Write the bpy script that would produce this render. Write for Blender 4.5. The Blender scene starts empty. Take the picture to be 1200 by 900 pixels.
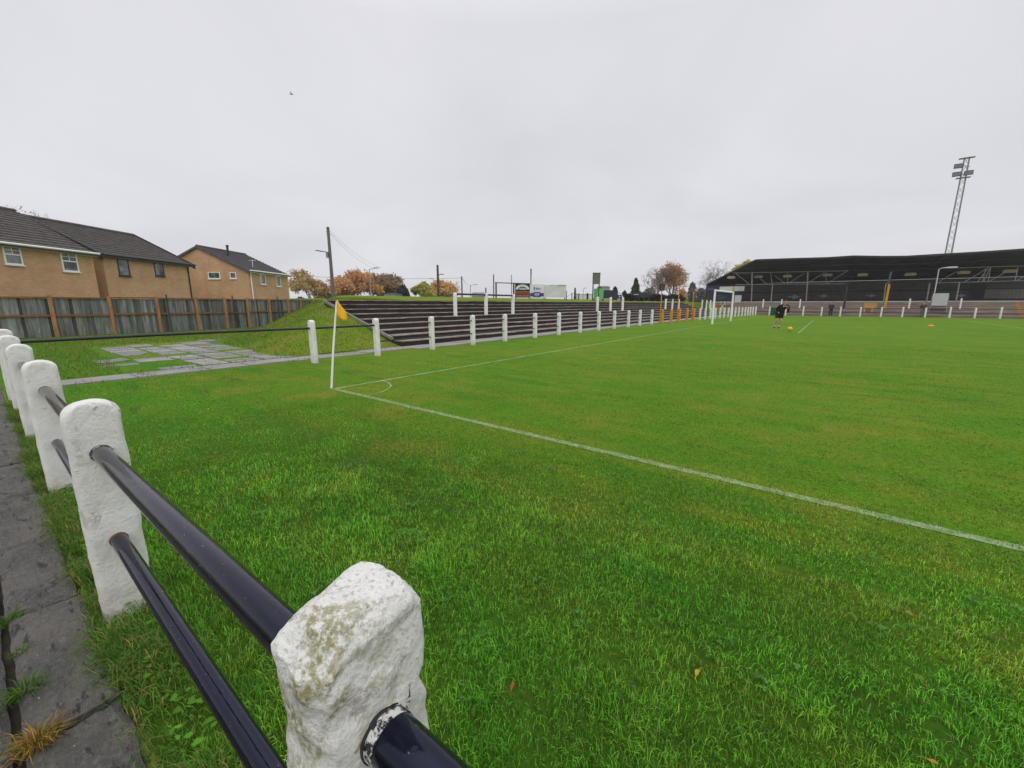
import bpy, bmesh, math, random
import numpy as np
from mathutils import Vector, Matrix, noise as mnoise
random.seed(7); rng = np.random.default_rng(7)
R = math.radians
S = bpy.context.scene
COL = S.collection

# ---------------------------------------------------------------- camera, sky, sun, exposure
EYE = 1.5; HEAD = R(37.5); FPX = 481.0; PITCH = math.atan2(94, FPX)
cd = bpy.data.cameras.new('camera'); cam = bpy.data.objects.new('camera', cd); COL.objects.link(cam)
cd.sensor_width = 36; cd.lens = 36 * FPX / 1200; cd.clip_start = 0.05; cd.clip_end = 3000
cam.location = (0, 0, EYE); cam.rotation_euler = (R(90) - PITCH, 0, HEAD)
S.camera = cam
S.render.resolution_x = 1024; S.render.resolution_y = 768
S.view_settings.view_transform = 'Standard'; S.view_settings.look = 'None'
S.view_settings.exposure = 0.0; S.view_settings.gamma = 1.0

SUN_EL, SUN_AZ = R(50), R(128)          # direction of the hidden sun: high, behind the camera
w = bpy.data.worlds.new('World'); S.world = w; w.use_nodes = True
nt = w.node_tree; N = nt.nodes; L = nt.links
for n in list(N): N.remove(n)
def wn(t, **k):
    n = N.new(t)
    for a, v in k.items(): setattr(n, a, v)
    return n
sky = wn('ShaderNodeTexSky', sky_type='NISHITA', sun_disc=False); sky.sun_elevation = SUN_EL; sky.sun_rotation = SUN_AZ
geo = wn('ShaderNodeTexCoord'); sep = wn('ShaderNodeSeparateXYZ'); L.new(geo.outputs['Generated'], sep.inputs[0])
den = wn('ShaderNodeMath', operation='ADD'); L.new(sep.outputs[2], den.inputs[0]); den.inputs[1].default_value = 0.28
dmx = wn('ShaderNodeMath', operation='MAXIMUM'); L.new(den.outputs[0], dmx.inputs[0]); dmx.inputs[1].default_value = 0.1
dx = wn('ShaderNodeMath', operation='DIVIDE'); L.new(sep.outputs[0], dx.inputs[0]); L.new(dmx.outputs[0], dx.inputs[1])
dy = wn('ShaderNodeMath', operation='DIVIDE'); L.new(sep.outputs[1], dy.inputs[0]); L.new(dmx.outputs[0], dy.inputs[1])
cmb = wn('ShaderNodeCombineXYZ'); L.new(dx.outputs[0], cmb.inputs[0]); L.new(dy.outputs[0], cmb.inputs[1])
cn = wn('ShaderNodeTexNoise'); cn.inputs['Scale'].default_value = 1.1; cn.inputs['Detail'].default_value = 5; cn.inputs['Roughness'].default_value = 0.5
cn.inputs['Distortion'].default_value = 0.4
L.new(cmb.outputs[0], cn.inputs['Vector'])
ramp = wn('ShaderNodeValToRGB'); L.new(cn.outputs[0], ramp.inputs[0])
ramp.color_ramp.elements[0].position = 0.30; ramp.color_ramp.elements[0].color = (0.680, 0.678, 0.722, 1)
ramp.color_ramp.elements[1].position = 0.68; ramp.color_ramp.elements[1].color = (0.800, 0.798, 0.838, 1)
# an overcast sky is brighter overhead than at the horizon
el = wn('ShaderNodeMapRange'); L.new(sep.outputs[2], el.inputs[0])
el.inputs[1].default_value = 0.50; el.inputs[2].default_value = 0.95; el.inputs[3].default_value = 10.3; el.inputs[4].default_value = 21.0
sc = wn('ShaderNodeVectorMath', operation='SCALE'); L.new(ramp.outputs[0], sc.inputs[0]); L.new(el.outputs[0], sc.inputs['Scale'])
mx = wn('ShaderNodeMix', data_type='RGBA'); mx.inputs[0].default_value = 0.94
L.new(sky.outputs[0], mx.inputs[6]); L.new(sc.outputs[0], mx.inputs[7])
bg = wn('ShaderNodeBackground'); bg.inputs[1].default_value = 0.10; L.new(mx.outputs[2], bg.inputs[0])
wo = wn('ShaderNodeOutputWorld'); L.new(bg.outputs[0], wo.inputs[0])
sl = bpy.data.lights.new('sun', 'SUN'); sl.energy = 0.9; sl.angle = R(50); sl.color = (1, 0.97, 0.93)
so = bpy.data.objects.new('sun', sl); COL.objects.link(so)
sdir = Vector((math.sin(SUN_AZ) * math.cos(SUN_EL), math.cos(SUN_AZ) * math.cos(SUN_EL), math.sin(SUN_EL)))
so.rotation_euler = sdir.to_track_quat('Z', 'Y').to_euler()

# ---------------------------------------------------------------- survey: sight lines of the photograph, for real distances
def ray(x, y):
    r = x - 600; u = 450 - y
    f = FPX * math.cos(PITCH) + u * math.sin(PITCH); up = -FPX * math.sin(PITCH) + u * math.cos(PITCH)
    return Vector((-math.sin(HEAD) * f + math.cos(HEAD) * r, math.cos(HEAD) * f + math.sin(HEAD) * r, up))
def gnd(x, y, z=0.0):
    d = ray(x, y); return d * ((z - EYE) / d.z) + Vector((0, 0, EYE))
def aty(x, y, Y):
    d = ray(x, y); return d * (Y / d.y) + Vector((0, 0, EYE))
def atx(x, y, X):
    d = ray(x, y); return d * (X / d.x) + Vector((0, 0, EYE))
def atd(x, y, dep):
    d = ray(x, y); f = -d.x * math.sin(HEAD) + d.y * math.cos(HEAD); return d * (dep / f) + Vector((0, 0, EYE))
FWD = Vector((-math.sin(HEAD), math.cos(HEAD), 0)); RGT = Vector((math.cos(HEAD), math.sin(HEAD), 0))

# ---------------------------------------------------------------- materials
MATS = {}
class NB:
    def __init__(s, name):
        s.m = bpy.data.materials.new(name); s.m.use_nodes = True; s.t = s.m.node_tree
        s.b = s.t.nodes['Principled BSDF']; s.out = s.t.nodes['Material Output']; MATS[name] = s.m
    def n(s, t, **k):
        n = s.t.nodes.new(t)
        for a, v in k.items(): setattr(n, a, v)
        return n
    def l(s, a, b): s.t.links.new(a, b)
    def coord(s, kind='Object', scale=(1, 1, 1)):
        c = s.n('ShaderNodeTexCoord'); m = s.n('ShaderNodeMapping'); m.inputs['Scale'].default_value = scale
        s.l(c.outputs[kind], m.inputs[0]); return m.outputs[0]
    def world(s, scale=(1, 1, 1)):
        c = s.n('ShaderNodeNewGeometry'); m = s.n('ShaderNodeMapping'); m.inputs['Scale'].default_value = scale
        s.l(c.outputs['Position'], m.inputs[0]); return m.outputs[0]
    def noise(s, vec, scale, detail=4, rough=0.55, dist=0.0):
        n = s.n('ShaderNodeTexNoise'); n.inputs['Scale'].default_value = scale; n.inputs['Detail'].default_value = detail
        n.inputs['Roughness'].default_value = rough; n.inputs['Distortion'].default_value = dist
        s.l(vec, n.inputs['Vector']); return n.outputs[0]
    def rng(s, v, a, b, c=0.0, d=1.0):
        n = s.n('ShaderNodeMapRange'); s.l(v, n.inputs[0])
        for i, x in enumerate((a, b, c, d)): n.inputs[i + 1].default_value = x
        return n.outputs[0]
    def mix(s, f, a, b, bt='MIX'):
        n = s.n('ShaderNodeMix', data_type='RGBA', blend_type=bt)
        for sock, v in ((n.inputs[0], f), (n.inputs[6], a), (n.inputs[7], b)):
            if hasattr(v, 'is_linked') or hasattr(v, 'links'): s.l(v, sock)
            elif isinstance(v, (int, float)): sock.default_value = v
            else: sock.default_value = (*v, 1) if len(v) == 3 else v
        return n.outputs[2]
    def mul(s, a, b):
        n = s.n('ShaderNodeMath', operation='MULTIPLY')
        for i, v in enumerate((a, b)):
            if isinstance(v, (int, float)): n.inputs[i].default_value = v
            else: s.l(v, n.inputs[i])
        return n.outputs[0]
    def color(s, c):
        if isinstance(c, tuple): s.b.inputs['Base Color'].default_value = (*c, 1)
        else: s.l(c, s.b.inputs['Base Color'])
    def rough(s, v):
        if isinstance(v, (int, float)): s.b.inputs['Roughness'].default_value = v
        else: s.l(v, s.b.inputs['Roughness'])
    def bump(s, h, st=0.4, dist=0.01):
        n = s.n('ShaderNodeBump'); n.inputs['Strength'].default_value = st; n.inputs['Distance'].default_value = dist
        s.l(h, n.inputs['Height'])
        if s.b.inputs['Normal'].is_linked:
            s.l(s.b.inputs['Normal'].links[0].from_socket, n.inputs['Normal'])
        s.l(n.outputs[0], s.b.inputs['Normal'])

def plain(name, c, var=0.18, scale=3.0, rough=0.7, bump=0.15, spec=0.4, metal=0.0, dirt=None, stretch=(1, 1, 1)):
    s = NB(name); v = s.world(stretch)
    a = s.noise(v, scale, 5); lo = tuple(x * (1 - var) for x in c); hi = tuple(min(1, x * (1 + var)) for x in c)
    col = s.mix(s.rng(a, 0.3, 0.7), lo, hi)
    if dirt: col = s.mix(s.rng(s.noise(v, scale * 2.3, 6, 0.65), 0.52, 0.72), col, dirt)
    s.color(col); s.rough(rough); s.b.inputs['Specular IOR Level'].default_value = spec; s.b.inputs['Metallic'].default_value = metal
    if bump: s.bump(s.noise(v, scale * 9, 4), bump, 0.01)
    return s.m

def grass_colour(s, v, bank=False):
    """grass hues: broad patches, mown streaks, yellowed wear, small mottling"""
    big = s.noise(v, 0.22, 4, 0.6); mid = s.noise(v, 1.3, 5, 0.65, 0.6)
    vs = s.n('ShaderNodeMapping'); vs.inputs['Scale'].default_value = (0.35, 2.2, 1); vs.inputs['Rotation'].default_value = (0, 0, R(-28)); s.l(v, vs.inputs[0])
    streak = s.noise(vs.outputs[0], 1.0, 5, 0.6, 0.4)
    fine = s.noise(v, 24.0, 4, 0.7)
    if bank:
        c = s.mix(s.rng(big, 0.35, 0.65), (0.075, 0.165, 0.010), (0.145, 0.195, 0.018))
        c = s.mix(s.rng(mid, 0.45, 0.75), c, (0.200, 0.185, 0.040))
    else:
        c = s.mix(s.rng(big, 0.36, 0.62), (0.046, 0.150, 0.010), (0.085, 0.180, 0.012))
        c = s.mix(s.rng(streak, 0.44, 0.70), c, (0.135, 0.175, 0.016))
        c = s.mix(s.mul(s.rng(mid, 0.50, 0.72), s.rng(big, 0.40, 0.56)), c, (0.205, 0.175, 0.030))
        v3 = s.n('ShaderNodeMapping'); v3.inputs['Scale'].default_value = (0.28, 1.5, 1); v3.inputs['Rotation'].default_value = (0, 0, R(-37)); s.l(v, v3.inputs[0])
        scuff = s.noise(v3.outputs[0], 1.1, 7, 0.72, 0.8); patch = s.noise(v, 0.09, 3, 0.5)
        c = s.mix(s.mul(s.rng(scuff, 0.56, 0.66), s.rng(patch, 0.42, 0.58, 0.25, 0.95)), c, (0.050, 0.068, 0.018))
        c = s.mix(s.mul(s.rng(scuff, 0.44, 0.34), 0.45), c, (0.180, 0.175, 0.025))
        p = s.n('ShaderNodeSeparateXYZ'); s.l(v, p.inputs[0])
        far = s.rng(p.outputs[1], 2.0, 6.0); c = s.mix(s.mul(far, 0.30), c, (0.092, 0.215, 0.012))
        worn = s.mul(s.rng(p.outputs[1], 2.3, 4.5), s.rng(s.noise(v, 0.8, 6, 0.7, 1.0), 0.44, 0.66)); c = s.mix(s.mul(worn, s.rng(patch, 0.35, 0.55, 0.20, 0.60)), c, (0.158, 0.190, 0.020))
        lush = s.mul(s.rng(p.outputs[1], 3.3, 1.5), 0.55); c = s.mix(lush, c, (0.050, 0.165, 0.010))
    c2 = s.mix(s.rng(fine, 0.25, 0.75), (0.62, 0.68, 0.55), (1.48, 1.48, 1.42))
    return s.mix(1.0, c, c2, 'MULTIPLY'), mid, fine

s = NB('pitch_grass'); v = s.world(); c, mid, fine = grass_colour(s, v)
pp = s.n('ShaderNodeSeparateXYZ'); s.l(v, pp.inputs[0]); uncut = s.mul(s.rng(pp.outputs[1], 3.9, 1.9), s.rng(pp.outputs[0], -8.0, -3.5)); th = s.mix(s.rng(fine, 0.3, 0.7), (0.020, 0.038, 0.006), (0.042, 0.085, 0.008))
c = s.mix(s.mul(uncut, s.rng(s.noise(v, 3.0, 4, 0.6), 0.25, 0.7, 0.45, 0.95)), c, th); s.color(c); s.rough(0.9); s.b.inputs['Specular IOR Level'].default_value = 0.05
s.bump(fine, 0.9, 0.03); s.bump(mid, 0.5, 0.06)
s = NB('bank_grass'); v = s.world(); c, mid, fine = grass_colour(s, v, True); s.color(c); s.rough(0.9); s.b.inputs['Specular IOR Level'].default_value = 0.05
s.bump(fine, 0.9, 0.04); s.bump(mid, 0.6, 0.08)
s = NB('field_grass'); v = s.world(); c, mid, fine = grass_colour(s, v, True); s.color(c); s.rough(0.9); s.bump(mid, 0.5, 0.1)

def blade_mat(name, bank=False):
    s = NB(name); v = s.world(); c, mid, fine = grass_colour(s, v, bank)
    at = s.n('ShaderNodeAttribute', attribute_name='tint')
    c = s.mix(1.0, c, at.outputs['Color'], 'MULTIPLY'); s.color(c); s.rough(0.55); s.b.inputs['Specular IOR Level'].default_value = 0.25
    tr = s.n('ShaderNodeBsdfTranslucent'); s.l(c, tr.inputs[0]); mxs = s.n('ShaderNodeMixShader'); mxs.inputs[0].default_value = 0.3
    s.l(s.b.outputs[0], mxs.inputs[1]); s.l(tr.outputs[0], mxs.inputs[2]); s.l(mxs.outputs[0], s.out.inputs[0])
blade_mat('grass_blades'); blade_mat('bank_blades', True)
def tint_mat(name, base, rough=0.6, trans=0.25, spec=0.25):
    s = NB(name); at = s.n('ShaderNodeAttribute', attribute_name='tint'); c = s.mix(1.0, base, at.outputs['Color'], 'MULTIPLY')
    s.color(c); s.rough(rough); s.b.inputs['Specular IOR Level'].default_value = spec
    if trans:
        tr = s.n('ShaderNodeBsdfTranslucent'); s.l(c, tr.inputs[0]); mxs = s.n('ShaderNodeMixShader'); mxs.inputs[0].default_value = trans
        s.l(s.b.outputs[0], mxs.inputs[1]); s.l(tr.outputs[0], mxs.inputs[2]); s.l(mxs.outputs[0], s.out.inputs[0])
    return s.m

s = NB('line_paint'); v = s.world(); c, mid, fine = grass_colour(s, v)
wear = s.rng(s.noise(v, 14, 6, 0.75), 0.38, 0.72, 0.0, 0.6); s.color(s.mix(wear, c, (0.50, 0.58, 0.40))); s.rough(0.9); s.bump(fine, 0.8, 0.03)
s = NB('line_paint_faint'); v = s.world(); c, mid, fine = grass_colour(s, v)
wear = s.rng(s.noise(v, 3, 6, 0.75), 0.36, 0.75, 0.0, 0.6); s.color(s.mix(wear, c, (0.46, 0.56, 0.32))); s.rough(0.9)
tint_mat('painted_blades', (0.55, 0.64, 0.46), 0.7, 0.2)

def post_paint(name, lichen):
    s = NB(name); v0 = s.coord('Object'); oi = s.n('ShaderNodeObjectInfo'); sh = s.n('ShaderNodeVectorMath', operation='SCALE'); sh.inputs[0].default_value = (7, 5, 0); s.l(oi.outputs['Random'], sh.inputs['Scale'])
    ad = s.n('ShaderNodeVectorMath', operation='ADD'); s.l(v0, ad.inputs[0]); s.l(sh.outputs[0], ad.inputs[1]); v = v0 if lichen else ad.outputs[0]
    a = s.noise(v, 7, 6, 0.6); col = s.mix(s.rng(a, 0.3, 0.75), (0.82, 0.815, 0.78), (0.69, 0.68, 0.635))
    speck = s.noise(v, 85, 5, 0.75); col = s.mix(s.mul(s.rng(speck, 0.60, 0.72), s.rng(a, 0.38, 0.62, 0.15, 1.0)), col, (0.22, 0.205, 0.17))
    vo = s.n('ShaderNodeTexVoronoi', feature='DISTANCE_TO_EDGE'); vo.inputs['Scale'].default_value = 16
    wob = s.n('ShaderNodeMix', data_type='RGBA'); wob.inputs[0].default_value = 0.10
    nz = s.n('ShaderNodeTexNoise'); nz.inputs['Scale'].default_value = 14; s.l(v, nz.inputs['Vector']); s.l(v, wob.inputs[6]); s.l(nz.outputs[1], wob.inputs[7]); s.l(wob.outputs[2], vo.inputs['Vector'])
    crack = s.mul(s.rng(vo.outputs['Distance'], 0.0, 0.020, 1.0, 0.0), s.rng(s.noise(v, 16, 4), 0.56, 0.66))
    col = s.mix(s.mul(crack, 0.4), col, (0.20, 0.18, 0.15))
    fl = s.mul(s.rng(s.noise(v, 9, 9, 0.72, 0.6), 0.610, 0.625), s.rng(s.noise(v, 3.1, 2), 0.42, 0.56)); col = s.mix(s.mul(fl, 0.8), col, (0.33, 0.30, 0.25))
    p = s.n('ShaderNodeSeparateXYZ'); s.l(v0, p.inputs[0])
    if lichen:
        lm = s.mul(s.rng(s.noise(v, 11, 6, 0.7, 0.5), 0.44, 0.53), s.rng(p.outputs[2], 0.74, 0.95))
        ym = s.rng(p.outputs[1], 0.06, -0.05); lm = s.mul(lm, ym)
        lm = s.mul(lm, s.rng(s.noise(v, 80, 5, 0.7), 0.40, 0.55))
        col = s.mix(s.mul(lm, 0.9), col, (0.27, 0.245, 0.075))
        col = s.mix(s.mul(s.rng(s.noise(v, 26, 3), 0.65, 0.70), 0.8), col, (0.42, 0.25, 0.07))
        gm = s.mul(s.rng(s.noise(v, 120, 3, 0.8), 0.53, 0.64), s.rng(p.outputs[2], 0.85, 1.08)); col = s.mix(s.mul(gm, 0.55), col, (0.25, 0.24, 0.20))
    foot = s.mul(s.rng(p.outputs[2], 0.22, 0.0), s.rng(s.noise(v, 18, 5, 0.7), 0.35, 0.65)); col = s.mix(s.mul(foot, 0.7), col, (0.30, 0.26, 0.15))
    s.color(col); s.rough(0.85); s.b.inputs['Specular IOR Level'].default_value = 0.25
    s.bump(s.noise(v, 60, 7, 0.75), 0.8, 0.009); s.bump(s.noise(v, 15, 4), 0.35, 0.012)
    inv = s.rng(crack, 0, 1, 1, 0); s.bump(inv, 0.4, 0.003); s.bump(s.rng(fl, 0, 1, 1, 0), 0.6, 0.004)
    return s.m
post_paint('white_concrete', False); post_paint('lichen_concrete', True)
s = NB('pipe_paint'); v = s.coord('Object', (0.35, 1, 1)); a = s.noise(v, 30, 5, 0.65)
col = s.mix(s.rng(a, 0.35, 0.75), (0.0016, 0.0021, 0.007), (0.0032, 0.0042, 0.014))
chip = s.rng(s.noise(v, 90, 5, 0.8), 0.645, 0.67); col = s.mix(chip, col, (0.16, 0.13, 0.12)); s.color(col)
s.rough(s.rng(s.noise(v, 18, 5, 0.7), 0.3, 0.7, 0.03, 0.13)); s.b.inputs['Specular IOR Level'].default_value = 0.45; s.b.inputs['Specular Tint'].default_value = (0.62, 0.67, 0.95, 1)
s.bump(s.noise(v, 110, 5, 0.7), 0.16, 0.002); s.bump(s.noise(s.coord('Object', (2, 1, 1)), 22, 3), 0.10, 0.005)
plain('far_white_paint', (0.78, 0.775, 0.74), 0.08, 2.5, 0.8, 0.2, dirt=(0.55, 0.53, 0.46))
plain('dark_rail', (0.022, 0.022, 0.026), 0.3, 4, 0.4, 0.1)
plain('amber_paint', (0.62, 0.27, 0.02), 0.12, 3, 0.6, 0.1)
plain('flag_cloth', (0.86, 0.44, 0.015), 0.08, 6, 0.75, 0.1)
plain('white_plastic', (0.80, 0.80, 0.78), 0.05, 4, 0.45, 0.05)
plain('goal_paint', (0.84, 0.84, 0.83), 0.04, 4, 0.4, 0.0)
s = NB('kerb_stone'); v = s.world()
a = s.noise(v, 3.5, 7, 0.65); f = s.noise(v, 45, 6, 0.75)
col = s.mix(s.rng(a, 0.32, 0.68), (0.055, 0.052, 0.046), (0.150, 0.138, 0.118)); col = s.mix(s.rng(f, 0.5, 0.78), col, (0.22, 0.205, 0.185))
vv = s.world((3.0, 9, 3)); col = s.mix(s.mul(s.rng(s.noise(vv, 3.0, 4, 0.6), 0.57, 0.65), 0.85), col, (0.018, 0.017, 0.016))
col = s.mix(s.rng(s.noise(v, 60, 2, 0.5), 0.745, 0.77), col, (0.5, 0.48, 0.44))
col = s.mix(s.mul(s.rng(s.noise(v, 5, 5, 0.7), 0.58, 0.72), 0.5), col, (0.055, 0.075, 0.025))
s.color(col); s.rough(s.rng(a, 0.3, 0.7, 0.55, 0.9)); s.bump(f, 1.0, 0.02); s.bump(s.noise(vv, 3.0, 4, 0.6), 0.8, 0.03)
plain('joint_soil', (0.035, 0.028, 0.018), 0.4, 20, 0.95, 0.5)
s = NB('paving_slab'); v = s.world(); at = s.n('ShaderNodeAttribute', attribute_name='tint'); a = s.noise(v, 3, 6, 0.65)
col = s.mix(s.rng(a, 0.3, 0.7), (0.15, 0.145, 0.14), (0.27, 0.26, 0.25)); col = s.mix(s.rng(s.noise(v, 5, 6, 0.7), 0.54, 0.68), col, (0.075, 0.09, 0.04)); s.color(s.mix(1.0, col, at.outputs['Color'], 'MULTIPLY')); s.rough(s.rng(a, 0.35, 0.65, 0.35, 0.85)); s.bump(s.noise(v, 25, 5, .7), 0.5, 0.01)
plain('path_concrete', (0.245, 0.235, 0.22), 0.2, 1.5, 0.85, 0.3, dirt=(0.25, 0.25, 0.19))
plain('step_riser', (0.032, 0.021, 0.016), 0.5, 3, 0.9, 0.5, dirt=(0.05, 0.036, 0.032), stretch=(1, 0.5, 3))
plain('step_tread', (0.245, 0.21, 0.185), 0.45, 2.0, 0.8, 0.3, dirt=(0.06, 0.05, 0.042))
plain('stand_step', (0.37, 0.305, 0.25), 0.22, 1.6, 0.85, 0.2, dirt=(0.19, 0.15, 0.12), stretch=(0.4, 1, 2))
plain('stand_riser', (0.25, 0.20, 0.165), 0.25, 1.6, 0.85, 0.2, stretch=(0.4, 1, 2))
plain('kerb_concrete', (0.22, 0.21, 0.18), 0.2, 4, 0.85, 0.2)
def corrugated(name, c, axis=0, scale=16.0, var=0.25, rough=0.65):
    s = NB(name); v = s.world(); wv = s.n('ShaderNodeTexWave', wave_type='BANDS', bands_direction='XYZ'[axis]); wv.inputs['Scale'].default_value = scale / 10
    s.l(v, wv.inputs['Vector']); a = s.noise(s.world((0.5, 0.5, 2)), 1.2, 5)
    s.color(s.mix(s.rng(a, 0.3, 0.7), tuple(x * (1 - var) for x in c), tuple(x * (1 + var) for x in c))); s.rough(rough); s.bump(wv.outputs[1], 0.7, 0.04)
    return s.m
corrugated('roof_sheet', (0.018, 0.022, 0.024), 0, 14)
corrugated('stand_cladding', (0.066, 0.056, 0.050), 0, 18)
corrugated('pale_cladding', (0.15, 0.145, 0.135), 0, 10)
plain('arrow_paint', (0.26, 0.255, 0.24), 0.15, 6, 0.8, 0)
plain('truss_steel', (0.30, 0.285, 0.26), 0.2, 2, 0.6, 0.1)
plain('dark_steel', (0.025, 0.023, 0.024), 0.3, 2, 0.6, 0.1)
plain('grey_steel', (0.27, 0.28, 0.30), 0.2, 2, 0.5, 0.1)
plain('lamp_grey', (0.055, 0.055, 0.065), 0.2, 2, 0.5, 0.1)
plain('lamp_lens', (0.10, 0.10, 0.115), 0.2, 2, 0.25, 0)
plain('lamp_tan', (0.40, 0.33, 0.19), 0.2, 5, 0.6, 0.1)
plain('grey_board', (0.46, 0.46, 0.47), 0.05, 2, 0.6, 0)
plain('dull_ochre', (0.36, 0.20, 0.06), 0.2, 2, 0.8, 0)
plain('dull_brown', (0.20, 0.10, 0.05), 0.2, 2, 0.8, 0)
plain('gangway_amber', (0.48, 0.25, 0.07), 0.15, 2, 0.7, 0)
plain('lamp_white', (0.62, 0.62, 0.60), 0.1, 2, 0.5, 0.1)
plain('pole_wood', (0.13, 0.12, 0.105), 0.3, 3, 0.85, 0.3, stretch=(4, 4, 0.5))
plain('pole_dark', (0.05, 0.048, 0.048), 0.3, 3, 0.8, 0.2)
plain('wire', (0.10, 0.10, 0.11), 0.1, 1, 0.7, 0)
plain('fence_post_wood', (0.34, 0.165, 0.06), 0.25, 4, 0.8, 0.3, stretch=(3, 3, 0.5), dirt=(0.17, 0.09, 0.045))
plain('fence_rail_wood', (0.20, 0.085, 0.040), 0.3, 4, 0.8, 0.3, stretch=(3, 0.6, 3))
s = NB('fence_board'); v = s.world((5, 5, 0.55)); at = s.n('ShaderNodeAttribute', attribute_name='tint')
a = s.noise(v, 1.7, 6, 0.65, 0.3); col = s.mix(s.rng(a, 0.28, 0.72), (0.045, 0.052, 0.048), (0.235, 0.25, 0.245))
col = s.mix(s.rng(s.noise(v, 3.1, 5, 0.7), 0.64, 0.74), col, (0.46, 0.46, 0.42)); col = s.mix(s.mul(s.rng(s.noise(v, 1.1, 4), 0.55, 0.7), 0.6), col, (0.075, 0.095, 0.05))
s.color(s.mix(1.0, col, at.outputs['Color'], 'MULTIPLY')); s.rough(0.85); s.bump(a, 0.4, 0.01)
def brick(name, c1, c2):
    s = NB(name); tc = s.n('ShaderNodeTexCoord'); sp = s.n('ShaderNodeSeparateXYZ'); s.l(tc.outputs['Object'], sp.inputs[0])
    ad = s.n('ShaderNodeMath', operation='ADD'); s.l(sp.outputs[0], ad.inputs[0]); s.l(sp.outputs[1], ad.inputs[1])
    cb = s.n('ShaderNodeCombineXYZ'); s.l(ad.outputs[0], cb.inputs[0]); s.l(sp.outputs[2], cb.inputs[1])
    b = s.n('ShaderNodeTexBrick'); s.l(cb.outputs[0], b.inputs['Vector']); b.inputs['Scale'].default_value = 1.0
    b.inputs['Brick Width'].default_value = 0.225; b.inputs['Row Height'].default_value = 0.075; b.inputs['Mortar Size'].default_value = 0.010
    b.inputs['Color1'].default_value = (*c1, 1); b.inputs['Color2'].default_value = (*c2, 1); b.inputs['Mortar'].default_value = (0.45, 0.36, 0.25, 1)
    v = s.coord('Object'); a = s.noise(v, 0.8, 5); m = s.noise(v, 6, 5, 0.7)
    col = s.mix(s.rng(a, 0.3, 0.7), b.outputs[0], (0.78, 0.75, 0.70), 'MULTIPLY'); col = s.mix(s.mul(s.rng(m, 0.55, 0.75), 0.22), col, (0.27, 0.15, 0.085))
    s.color(col); s.rough(0.9); s.bump(b.outputs[1], -0.12, 0.008)
brick('buff_brick', (0.66, 0.380, 0.195), (0.54, 0.300, 0.152))
plain('roof_tile', (0.085, 0.072, 0.068), 0.35, 2.5, 0.7, 0.3, dirt=(0.13, 0.115, 0.105))
plain('roof_tile_grey', (0.080, 0.076, 0.082), 0.3, 2.5, 0.7, 0.3, dirt=(0.12, 0.115, 0.12))
plain('white_upvc', (0.78, 0.78, 0.77), 0.05, 3, 0.4, 0)
plain('dark_upvc', (0.022, 0.022, 0.026), 0.2, 3, 0.4, 0)
s = NB('window_glass'); v = s.world(); a = s.noise(v, 1.6, 3); s.color(s.mix(s.rng(a, 0.4, 0.6), (0.05, 0.065, 0.07), (0.20, 0.22, 0.23))); s.rough(0.06); s.b.inputs['Specular IOR Level'].default_value = 0.7
plain('bark', (0.075, 0.060, 0.050), 0.3, 5, 0.9, 0.4); plain('twig', (0.19, 0.155, 0.145), 0.3, 5, 0.9, 0)
plain('skin', (0.46, 0.24, 0.17), 0.06, 9, 0.55, 0.05); plain('black_cloth', (0.010, 0.010, 0.011), 0.3, 9, 0.9, 0.2)
plain('white_cloth', (0.75, 0.75, 0.74), 0.05, 9, 0.85, 0.1); plain('brown_cloth', (0.075, 0.045, 0.028), 0.2, 9, 0.9, 0.1)
plain('green_cloth', (0.014, 0.050, 0.032), 0.2, 9, 0.9, 0.1); plain('grey_cloth', (0.13, 0.13, 0.14), 0.2, 9, 0.9, 0.1); plain('navy_cloth', (0.016, 0.02, 0.035), 0.2, 9, 0.9, 0.1)
plain('brown_hair', (0.06, 0.035, 0.02), 0.2, 20, 0.7, 0.2); plain('black_hair', (0.012, 0.01, 0.01), 0.2, 20, 0.6, 0.2)
plain('ball_yellow', (0.75, 0.50, 0.01), 0.05, 9, 0.4, 0); plain('ball_black', (0.06, 0.045, 0.02), 0.1, 9, 0.4, 0)
plain('sign_black', (0.012, 0.011, 0.012), 0.2, 3, 0.6, 0); plain('sign_white', (0.66, 0.68, 0.72), 0.08, 0.8, 0.6, 0); plain('sign_pale', (0.60, 0.63, 0.61), 0.14, 0.8, 0.6, 0.2, dirt=(0.50, 0.52, 0.44))
plain('sign_orange', (0.52, 0.15, 0.03), 0.1, 6, 0.6, 0); plain('sign_blue', (0.035, 0.035, 0.21), 0.1, 3, 0.6, 0); plain('sign_green', (0.02, 0.13, 0.06), 0.1, 3, 0.6, 0)
plain('sign_steel_blue', (0.10, 0.13, 0.24), 0.1, 3, 0.6, 0)
plain('column_blue', (0.06, 0.075, 0.13), 0.1, 3, 0.6, 0)
plain('bright_green', (0.13, 0.46, 0.16), 0.08, 1, 0.6, 0); plain('panel_grey', (0.13, 0.14, 0.115), 0.12, 1, 0.7, 0.1)
plain('board_navy', (0.030, 0.030, 0.070), 0.3, 0.8, 0.7, 0); plain('board_dark', (0.030, 0.030, 0.036), 0.3, 0.8, 0.7, 0); plain('board_cream', (0.50, 0.51, 0.48), 0.1, 0.8, 0.7, 0)
plain('rust_brown', (0.11, 0.055, 0.035), 0.3, 2, 0.8, 0.1); plain('bin_green', (0.012, 0.085, 0.035), 0.1, 2, 0.5, 0)
plain('cone_orange', (0.80, 0.22, 0.02), 0.05, 2, 0.5, 0); plain('far_hill', (0.10, 0.115, 0.085), 0.25, 0.05, 0.95, 0)
plain('beige_wall', (0.33, 0.31, 0.25), 0.1, 1, 0.9, 0); plain('far_roof', (0.19, 0.185, 0.19), 0.1, 1, 0.9, 0); plain('bird_feather', (0.06, 0.06, 0.065), 0.2, 3, 0.8, 0)
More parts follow.
